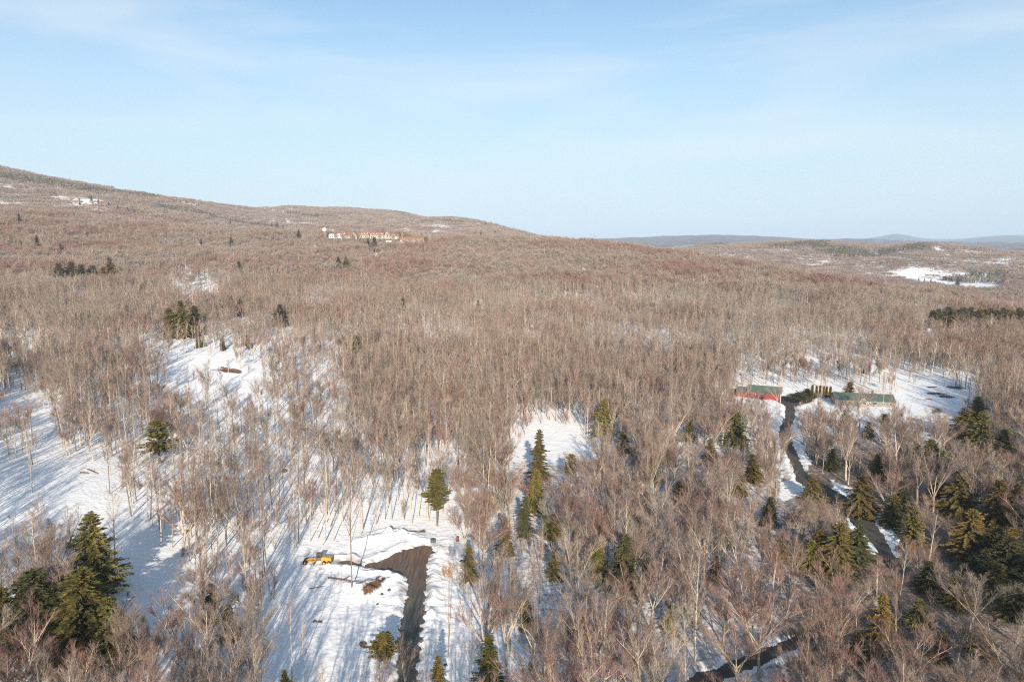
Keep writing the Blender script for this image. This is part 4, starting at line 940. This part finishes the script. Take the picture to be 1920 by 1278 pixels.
f = MB(); f.box((8.56, 1.2, 3.6), (.1, 1.0, 1.0)); fo = f.build('window', M['white_trim'], barn); f = MB(); f.box((8.63, 1.2, 3.6), (.06, .8, .8)); f.build('pane', M['glass'], fo)
w = MB(); w.prism([(-3.6, -1.5), (3.6, -1.5), (3.6, 2.4), (0, 4.5), (-3.6, 2.4)], 8.5, 14.6); rt = Matrix.Rotation(math.pi / 2, 4, 'Z'); w.V = [tuple(rt @ Vector(v)) for v in w.V]; w.build('low_wing', M['red_wall'], barn)
w = MB(); w.prism([(-4, 2.2), (0, 4.55), (4, 2.2), (4, 2.4), (0, 4.8), (-4, 2.4)], 8.55, 15.0); w.V = [tuple(rt @ Vector(v)) for v in w.V]; w.build('low_roof', M['green_roof'], barn)
gable('shed', 'small rusty red open shed left of the red barn', 'shed', 1380, 739, 5.5, 4, 1.9, 1.2, R(-18), M['log'], M['log'], doors=((0, 2.2, 1.6, M['glass']),))  # dark panel in the open front stands for the shade inside
house = gable('ranch_house', 'long low grey house with green roof among the trees right of the barn', 'house', 1616, 756, 29, 11, 2.8, 2.6, R(-13), M['grey_wall'], M['green_roof'], chimney=True, win=((-11, 1.5, 1.3, 1.2), (-7.5, 1.5, 1.3, 1.2), (5, 1.5, 1.6, 1.2), (9, 1.5, 1.3, 1.2), (12.5, 1.5, 1.1, 1.2)), doors=((2.2, 1.1, 2.1, M['white_trim']),))
w = MB(); w.prism([(-3.4, -1.5), (.6, -1.5), (.6, 2.6), (-1.4, 4.2), (-3.4, 2.6)], -7.6, -5.6); w.build('porch', M['grey_wall'], house)
w = MB(); w.prism([(-3.8, 2.45), (-1.4, 4.3), (1.0, 2.45), (1.0, 2.7), (-1.4, 4.6), (-3.8, 2.7)], -8.0, -3); w.build('porch_roof', M['green_roof'], house)
w = MB()
for sg in (-1, 1): w.cyl((-1.4, -8.05, 4.35), (-1.4 + sg * 2.4, -8.05, 2.5), .14, .14, 4)
w.build('bargeboard', M['white_trim'], house)
for xx in (-2.4, -.4):
    w = MB(); w.box((xx, -7.64, 1.6), (1.3, .08, 1.7)); fo = w.build('window', M['white_trim'], house); w = MB(); w.box((xx, -7.7, 1.6), (1.0, .06, 1.4)); w.build('pane', M['glass'], fo)
# lamp pole by the barn
p = hit(1463, 754); e = empty('lamp_post', (p[0], p[1], float(ground_h(p[0], p[1]))), 0, 'pale wooden pole with a white lamp in front of the barn gable', 'lamp post')
f = MB(); f.cyl((0, 0, -.5), (0, 0, 6.2), .14, .10, 8); f.build('pole', M['white_trim'], e); f = MB(); f.cyl((0, 0, 5.0), (.9, 0, 5.2), .05, .05, 6); f.build('arm', M['white_trim'], e)
f = MB(); f.cyl((.9, 0, 4.7), (.9, 0, 5.3), .42, .18, 10); f.build('lamp_head', M['white_trim'], e)

# motor grader
def grader():
    p = hit(599, 1055); e = empty('motor_grader', (p[0], p[1], float(ground_h(p[0], p[1]))), R(178), 'yellow six wheeled road grader parked on the snow at the end of the track', 'grader'); e.scale = (.9, .9, .95)
    Y, K, G_ = M['yellow'], M['rubber'], M['glass']
    f = MB(); f.prism([(-3.9, 1.0), (-.9, 1.0), (-.9, 2.15), (-1.2, 2.3), (-3.6, 2.15), (-3.9, 1.9)], -.75, .75); f.build('engine_hood', Y, e)
    f = MB(); f.box((-4.0, 0, 1.3), (.25, 1.7, .9)); f.build('rear_bumper', M['steel'], e)
    f = MB(); f.prism([(-1.0, 1.5), (1.2, 1.75), (3.2, 1.65), (4.3, 1.15), (4.6, .7), (4.2, .7), (3.9, 1.0), (3.0, 1.3), (1.2, 1.4), (-.2, .9), (-1.0, .8)], -.2, .2); f.build('front_frame', Y, e)
    f = MB(); f.prism([(-.9, 1.2), (.7, 1.2), (.9, 2.0), (.65, 3.1), (-.8, 3.1), (-.9, 2.0)], -.7, .7); c = f.build('cab', M['steel'], e)
    f = MB(); f.box((-.05, 0, 2.5), (1.3, 1.46, .85)); f.box((.72, 0, 2.45), (.12, 1.1, .8)); f.build('window', G_, c)
    f = MB(); f.box((-.05, 0, 3.18), (1.8, 1.65, .14)); f.build('cab_roof', M['steel'], c)
    f = MB(); f.cyl((-2.3, .3, 2.2), (-2.3, .3, 3.0), .07, .07, 8); f.build('exhaust', M['steel'], e)
    for x_ in (-3.3, -1.75, 4.2):
        for sg in (-1, 1):
            f = MB(); f.cyl((x_, sg * .85, .62), (x_, sg * 1.25, .62), .66, .66, 20); w_ = f.build('wheel', K, e)
            f = MB(); f.cyl((x_, sg * .9, .62), (x_, sg * 1.28, .62), .33, .3, 14); f.build('rim', Y, w_)
    f = MB(); f.cyl((4.2, -.85, .7), (4.2, .85, .7), .13, .13, 8); f.build('front_axle', Y, e)
    f = MB(); f.cyl((1.6, 0, .95), (1.6, 0, 1.1), .75, .75, 20); f.cyl((4.2, .1, .75), (1.6, .55, .9), .1, .1, 6); f.cyl((4.2, -.1, .75), (1.6, -.55, .9), .1, .1, 6); f.build('circle', Y, e)
    f = MB(); f.prism([(1.3, .1), (1.38, .1), (1.28, .4), (1.45, .75), (1.37, .75), (1.2, .4)], -1.8, 1.8); f.build('blade', M['steel'], e)
    for sg in (-1, 1): f = MB(); f.cyl((1.9, sg * .55, .9), (1.7, sg * .5, 2.3), .07, .07, 8); f.build('lift_ram', M['steel'], e)
    f = MB(); f.prism([(4.75, .15), (4.9, .15), (4.8, .5), (4.95, .95), (4.85, .95), (4.68, .5)], -1.3, 1.3); f.build('front_plough', M['steel'], e)
grader()

# village on the ridge
VILL = [('hotel_wing', 'long cream hotel block with red roof and white dormers, left end of the village', 648, 445, 34, 14, 5, 5, 6, M['cream_wall'], M['red_roof'], 7),
        ('hotel_wing', 'cream hotel block with red roof right of the first big white gable', 681, 445, 26, 14, 5, 5, 6, M['cream_wall'], M['red_roof'], 5),
        ('hotel_wing', 'cream hotel block with red roof and dormers in the middle of the village', 708, 446, 26, 14, 5, 5, 6, M['cream_wall'], M['red_roof'], 5),
        ('hotel_wing', 'hotel block with plain red roof right of the second big white gable', 739, 445, 20, 12, 4, 4, 6, M['cream_wall'], M['red_roof'], 4),
        ('long_building', 'long orange brown building at the right end of the village', 772, 447, 50, 14, 6, 3, 7, M['orange_wall'], M['orange_wall'], 0),
        ('white_building', 'low white building at the left end of the village', 629, 446, 22, 10, 4, 2.5, 5, M['white_trim'], M['snow_roof'], 0)]
for nm, lb, px, py, L, Wd, hw, rise, top, wa, ro, dm in VILL:
    gable(nm, lb, 'building', px, py, L, Wd, hw * .9 + top * .22, rise, R(-4), wa, ro, dormers=dm, base=6, win=[(-L / 2 + 3 + i * 4.2, hw * .55, 1.6, 1.8) for i in range(int((L - 4) / 4.2))])
for i, (px, py, Wd, hh, rise, lb) in enumerate([(665, 446, 11, 5.5, 8, 'big white pyramid gable building, left one of two in the village'), (727, 446, 10, 5.5, 7, 'big pale gable building, right one of two in the village')]):
    gable('gable_building', lb, 'building', px, py, 14, Wd, hh, rise, R(-90), M['cream_wall'], M['cream_wall'], base=6, end_win=2)
for i, (px, py, L, Wd, hw, rise, rz, wa, ro, lb) in enumerate([
    (503, 444, 12, 9, 4, 8, -60, M['cream_wall'], M['dark_roof'], 'leftmost steep gabled pale house in the row left of the village'),
    (514, 444, 12, 8, 4, 8, -60, M['cream_wall'], M['dark_roof'], 'second steep gabled house in the row left of the village'),
    (523, 445, 12, 8, 4, 7, -60, M['cream_wall'], M['dark_roof'], 'third steep gabled house in the row left of the village'),
    (531, 445, 10, 7, 3, 6, -60, M['grey_wall'], M['dark_roof'], 'small grey gabled house in the row left of the village'),
    (540, 444, 12, 9, 3, 6, -85, M['cream_wall'], M['dark_roof'], 'rightmost gabled house in the row left of the village'),
    (753, 457, 10, 7, 3.5, 4.5, -90, M['cream_wall'], M['grey_wall'], 'small cream gabled house below the orange building, left of two'),
    (779, 457, 12, 7, 3.5, 4.5, -90, M['cream_wall'], M['grey_wall'], 'small cream gabled house below the orange building, right of two'),
    (729, 457, 9, 6, 2.5, 2.5, 0, M['grey_wall'], M['snow_roof'], 'tiny house with white roof below the village'),
    (661, 457, 9, 6, 2.5, 2.5, 10, M['cream_wall'], M['dark_roof'], 'tiny pale house in the trees below the left hotel block'),
    (706, 482, 10, 8, 2.5, 3.5, 0, M['grey_wall'], M['snow_roof'], 'house with snowy hipped roof below the tall dark spruce'),
    (449, 481, 9, 8, 3, 4.5, -80, M['cream_wall'], M['cream_wall'], 'pale gabled house in the trees on the left slope'),
    (526, 495, 10, 8, 3, 4, -75, M['grey_wall'], M['grey_wall'], 'grey house half hidden in trees on the middle left slope'),
    (932, 447, 9, 6, 3.5, 3, -20, M['white_trim'], M['cream_wall'], 'white chalet on the ridge line right of the village')]):
    gable('house', lb, 'house', px, py, L, Wd, hw, rise, R(rz), wa, ro, base=5, end_win=1, trim=M['white_trim'] if i < 5 else None)
for i, (px, py, lb) in enumerate([(160, 383, 'left house of the hamlet on the far left mountain'), (171, 382, 'middle house of the hamlet on the far left mountain'), (181, 384, 'right house of the hamlet on the far left mountain'), (12, 390, 'white house beside the far snow field at the left edge'), (236, 392, 'small house on the ridge top right of the hamlet')]):
    gable('house', lb, 'house', px, py, 11, 8, 3.5, 3.5, R(-30 + 25 * i), M['cream_wall'], M['snow_roof'], base=6)
# white ball shaped water tower
p = hit(609, 446); e = empty('water_tower', (p[0], p[1], p[2]), 0, 'white ball shaped tank on a column, left of the village', 'water tower')
f = MB(); f.cyl((0, 0, -3), (0, 0, 12), 1.2, 1.0, 12); f.build('column', M['white_trim'], e)
def ball(r0, sq=1.0, seed=0, rough=0.0, seg=14, rings=9, c=(0, 0, 0)):
    V, Fc = [(c[0], c[1], c[2] + r0 * sq)], []; rq = random.Random(seed)
    for i in range(1, rings):
        for j in range(seg):
            a, b = math.pi * i / rings, 2 * math.pi * j / seg; k_ = r0 * (1 + rq.uniform(-rough, rough)); V.append((c[0] + k_ * math.sin(a) * math.cos(b), c[1] + k_ * math.sin(a) * math.sin(b), c[2] + k_ * sq * math.cos(a)))
    V.append((c[0], c[1], c[2] - r0 * sq)); n = len(V) - 1
    for j in range(seg):
        Fc.append((0, 1 + j, 1 + (j + 1) % seg)); Fc.append((n, n - seg + (j + 1) % seg, n - seg + j))
        for i in range(rings - 2): a = 1 + i * seg + j; b = 1 + i * seg + (j + 1) % seg; Fc.append((a, a + seg, b + seg, b))
    return V, Fc
V_, F_ = ball(4.2, .9, c=(0, 0, 15)); link('tank', new_mesh('tank', V_, F_, [M['white_trim']], sm=True), e)

# small things on the snow
def on_ground(px, py): p = hit(px, py); return (p[0], p[1], float(ground_h(p[0], p[1])))
p = on_ground(812, 1018); e = empty('septic_tank_riser', p, 0, 'round dark green tank lid on the snow right of the plough pile', 'tank lid')
f = MB(); f.cyl((0, 0, -.3), (0, 0, .75), .8, .75, 8); f.build('riser', M['green_roof'], e); f = MB(); f.cyl((0, 0, .75), (0, 0, .95), .86, .55, 8); f.build('lid', M['green_roof'], e)
p = on_ground(858, 1014); e = empty('fuel_drum', p, 0, 'red upright drum at the edge of the trees right of the turnaround', 'drum'); f = MB()
for a, b, r_ in ((-.2, .4, .38), (.4, .46, .42), (.46, 1.0, .38), (1.0, 1.06, .42), (1.06, 1.5, .38)): f.cyl((0, 0, a), (0, 0, b), r_, r_, 14)
f.build('barrel', M['red_wall'], e); f = MB(); f.cyl((.15, 0, 1.5), (.15, 0, 1.58), .08, .08, 8); f.build('cap', M['steel'], e)
M['tarp'] = mat('blue_grey_tarp', (.22, .28, .34), .5, (.16, .21, .26), 1.5, bump=.1, bscale=1.5)
V_, F_ = ball(1.7, .55, 4, .06); o_ = link('covered_pile', new_mesh('covered_pile', V_, F_, [M['tarp']], sm=True), loc=on_ground(880, 1008)); tag(o_, 'blue grey tarp over a rounded pile beside the red drum', 'covered pile')
ROCKS = [(803,1083,.45,'dark clod on the right bank beside the road bend'),(795,1141,.5,'upper dark clod on the right bank of the ploughed road'),(797,1152,.55,'lower dark clod on the right bank of the ploughed road'),(791,1206,.6,'dark clod on the right bank near the bottom of the road'),
 (708,1132,.4,'small dark stone on the open snow below the brown heap'),(680,1207,.9,'brown boulder beside the scrubby pine at the bottom'),(372,1032,.9,'round dark boulder in the trees left of the grader'),(573,805,1.3,'dark brush heap on the upper part of the left clearing'),(532,883,1.5,'brown brush heap in the slender trees of the left slope'),
 (730,1110,.5,'tan clod at the right foot of the brown heap'),(716,1116,.5,'tan clod just below the brown heap'),(590,1164,.6,'brown clod lying in the middle of the lower snow'),(835,1246,.5,'dark stone left of the slender trees at the bottom right of the road')]
for px, py, r_, lb in ROCKS:
    V_, F_ = ball(r_, .6, int(px), .22, 10, 6); o_ = link('boulder', new_mesh('boulder', V_, F_, [M['clod']]), loc=on_ground(px, py)); tag(o_, lb, 'boulder')
LEDGE = [(1748,726,1.6,'small rock ledge at the top of the snow meadow'),(1752,738,2.6,'dark rock outcrop, left of two on the snow meadow'),(1763,739,2.2,'dark rock outcrop between two others on the snow meadow'),(1776,744,2.6,'dark rock outcrop, right and lowest on the snow meadow'),(1742,748,1.2,'tiny rock at the left of the snow meadow'),(1792,727,3.0,'dark rock ledge at the shaded tree edge of the meadow')]
for px, py, r_, lb in LEDGE:
    V_, F_ = ball(r_, .32, int(px), .28, 12, 6); o_ = link('rock_outcrop', new_mesh('rock_outcrop', V_, F_, [M['rock']]), loc=on_ground(px, py)); tag(o_, lb, 'rock'); o_.scale = (1.5, .8, 1); o_.rotation_euler = (0, 0, -.3)
LOGS = [((395,694),(428,692),.3,'thin fallen log left of the brown log heap in the upper clearing'),((416,690),(452,698),.7,'thick brown fallen log in the upper clearing'),((164,880),(185,888),.25,'fallen log on the left snow bank'),((150,886),(167,887),.3,'short broken log on the left snow bank'),
 ((615,1083),(662,1092),.22,'long thin fallen trunk left of the brown heap'),((640,1088),(658,1080),.16,'small fallen branch beside the long thin fallen trunk'),((703,1100),(714,1089),.2,'log sticking from the brown heap'),((742,1000),(768,1008),.25,'fallen trunk on the plough pile above the turnaround'),((580,1103),(610,1098),.12,'thin branch lying left of the brown heap')]
for a, b, r_, lb in LOGS:
    p0, p1 = Vector(on_ground(*a)), Vector(on_ground(*b)); f = MB(); d_ = p1 - p0; mid = p0 + d_ * .5 + Vector((0, 0, r_ * .6)); f.cyl((0, 0, r_ * .5), mid - p0, r_, r_ * .8, 8); f.cyl(mid - p0, d_ + Vector((0, 0, r_ * .4)), r_ * .8, r_ * .4, 8)
    for k_ in range(3): q_ = d_ * (.3 + .2 * k_); f.cyl(q_ + Vector((0, 0, r_)), q_ + Vector((random.uniform(-1, 1), random.uniform(-1, 1), random.uniform(.5, 1.4))), r_ * .3, r_ * .08, 4)
    o_ = f.build('fallen_log', M['log'], loc=p0); tag(o_, lb, 'log')
# leaf keeping beeches and rusty crowns that stand out
t_, c_ = bare_tree(901, 13, 'fan', .8, .07, 1.0); bt, bc = new_mesh('beech_trunk', *t_, [M['bark']]), new_mesh('beech_crown', *c_, [M['copper']]); br = new_mesh('rusty_crown', *c_, [M['rust_leaf']])
for px, py, hh, cm_, lb in [(842,1240,.0,bc,'young beech with copper leaves on a bare stem right of the turnaround'),(918,985,.0,bc,'beech with pale orange leaves in the slender wood right of the lone pine'),(1300,965,.0,br,'rounded rusty crowned tree in the middle of the right wood'),(1000,955,.0,br,'rusty crowned tree right of the orange beech'),(30,1300,.0,br,'reddish bushy tree at the bottom left corner'),(120,1310,.0,br,'second reddish bushy tree at the bottom left')]:
    if px == 842:
        t2, c2 = bare_tree(905, 4.2, 'shrub', .8, .07, .7); tp = MB(); tp.cyl((0, 0, -.5), (.5, 0, 20.5), .12, .05, 6); tp.cyl((0, 0, 9), (-1.2, .3, 19), .07, .03, 5)
        e = empty('beech_tree', on_ground(px - 2, 1232), 0, lb, 'tree'); tp.build('trunk', M['bark'], e); link('crown', new_mesh('beech_top', [v + Vector((.4, 0, 18)) for v in c2[0]], c2[1], [M['copper']]), e); continue
    e = empty('beech_tree' if cm_ is bc else 'rusty_tree', on_ground(px, py), random.uniform(0, 6), lb, 'tree'); s_ = 1.0; e.scale = (.45, .45, 1.75) if px == 842 else (.9, .9, .9); link('trunk', bt, e); link('crown', cm_, e)

# ------------------------------------------------------------------ the air
hz = bpy.data.materials.new('haze'); hz.use_nodes = True; hz.node_tree.nodes.clear()
ho = hz.node_tree.nodes.new('ShaderNodeOutputMaterial'); hv = hz.node_tree.nodes.new('ShaderNodeVolumePrincipled')
hv.inputs['Color'].default_value = (.64, .81, 1.0, 1); hv.inputs['Density'].default_value = 6.5e-5; hv.inputs['Anisotropy'].default_value = -0.12
hz.cycles.volume_sampling = 'DISTANCE'
hz.node_tree.links.new(hv.outputs[0], ho.inputs['Volume'])
f = MB(); f.box((0, 0, 290), (82000, 82000, 820)); o_ = f.build('haze', hz); tag(o_, kind='stuff', label='thin pale winter haze over the far hills', cat='haze')
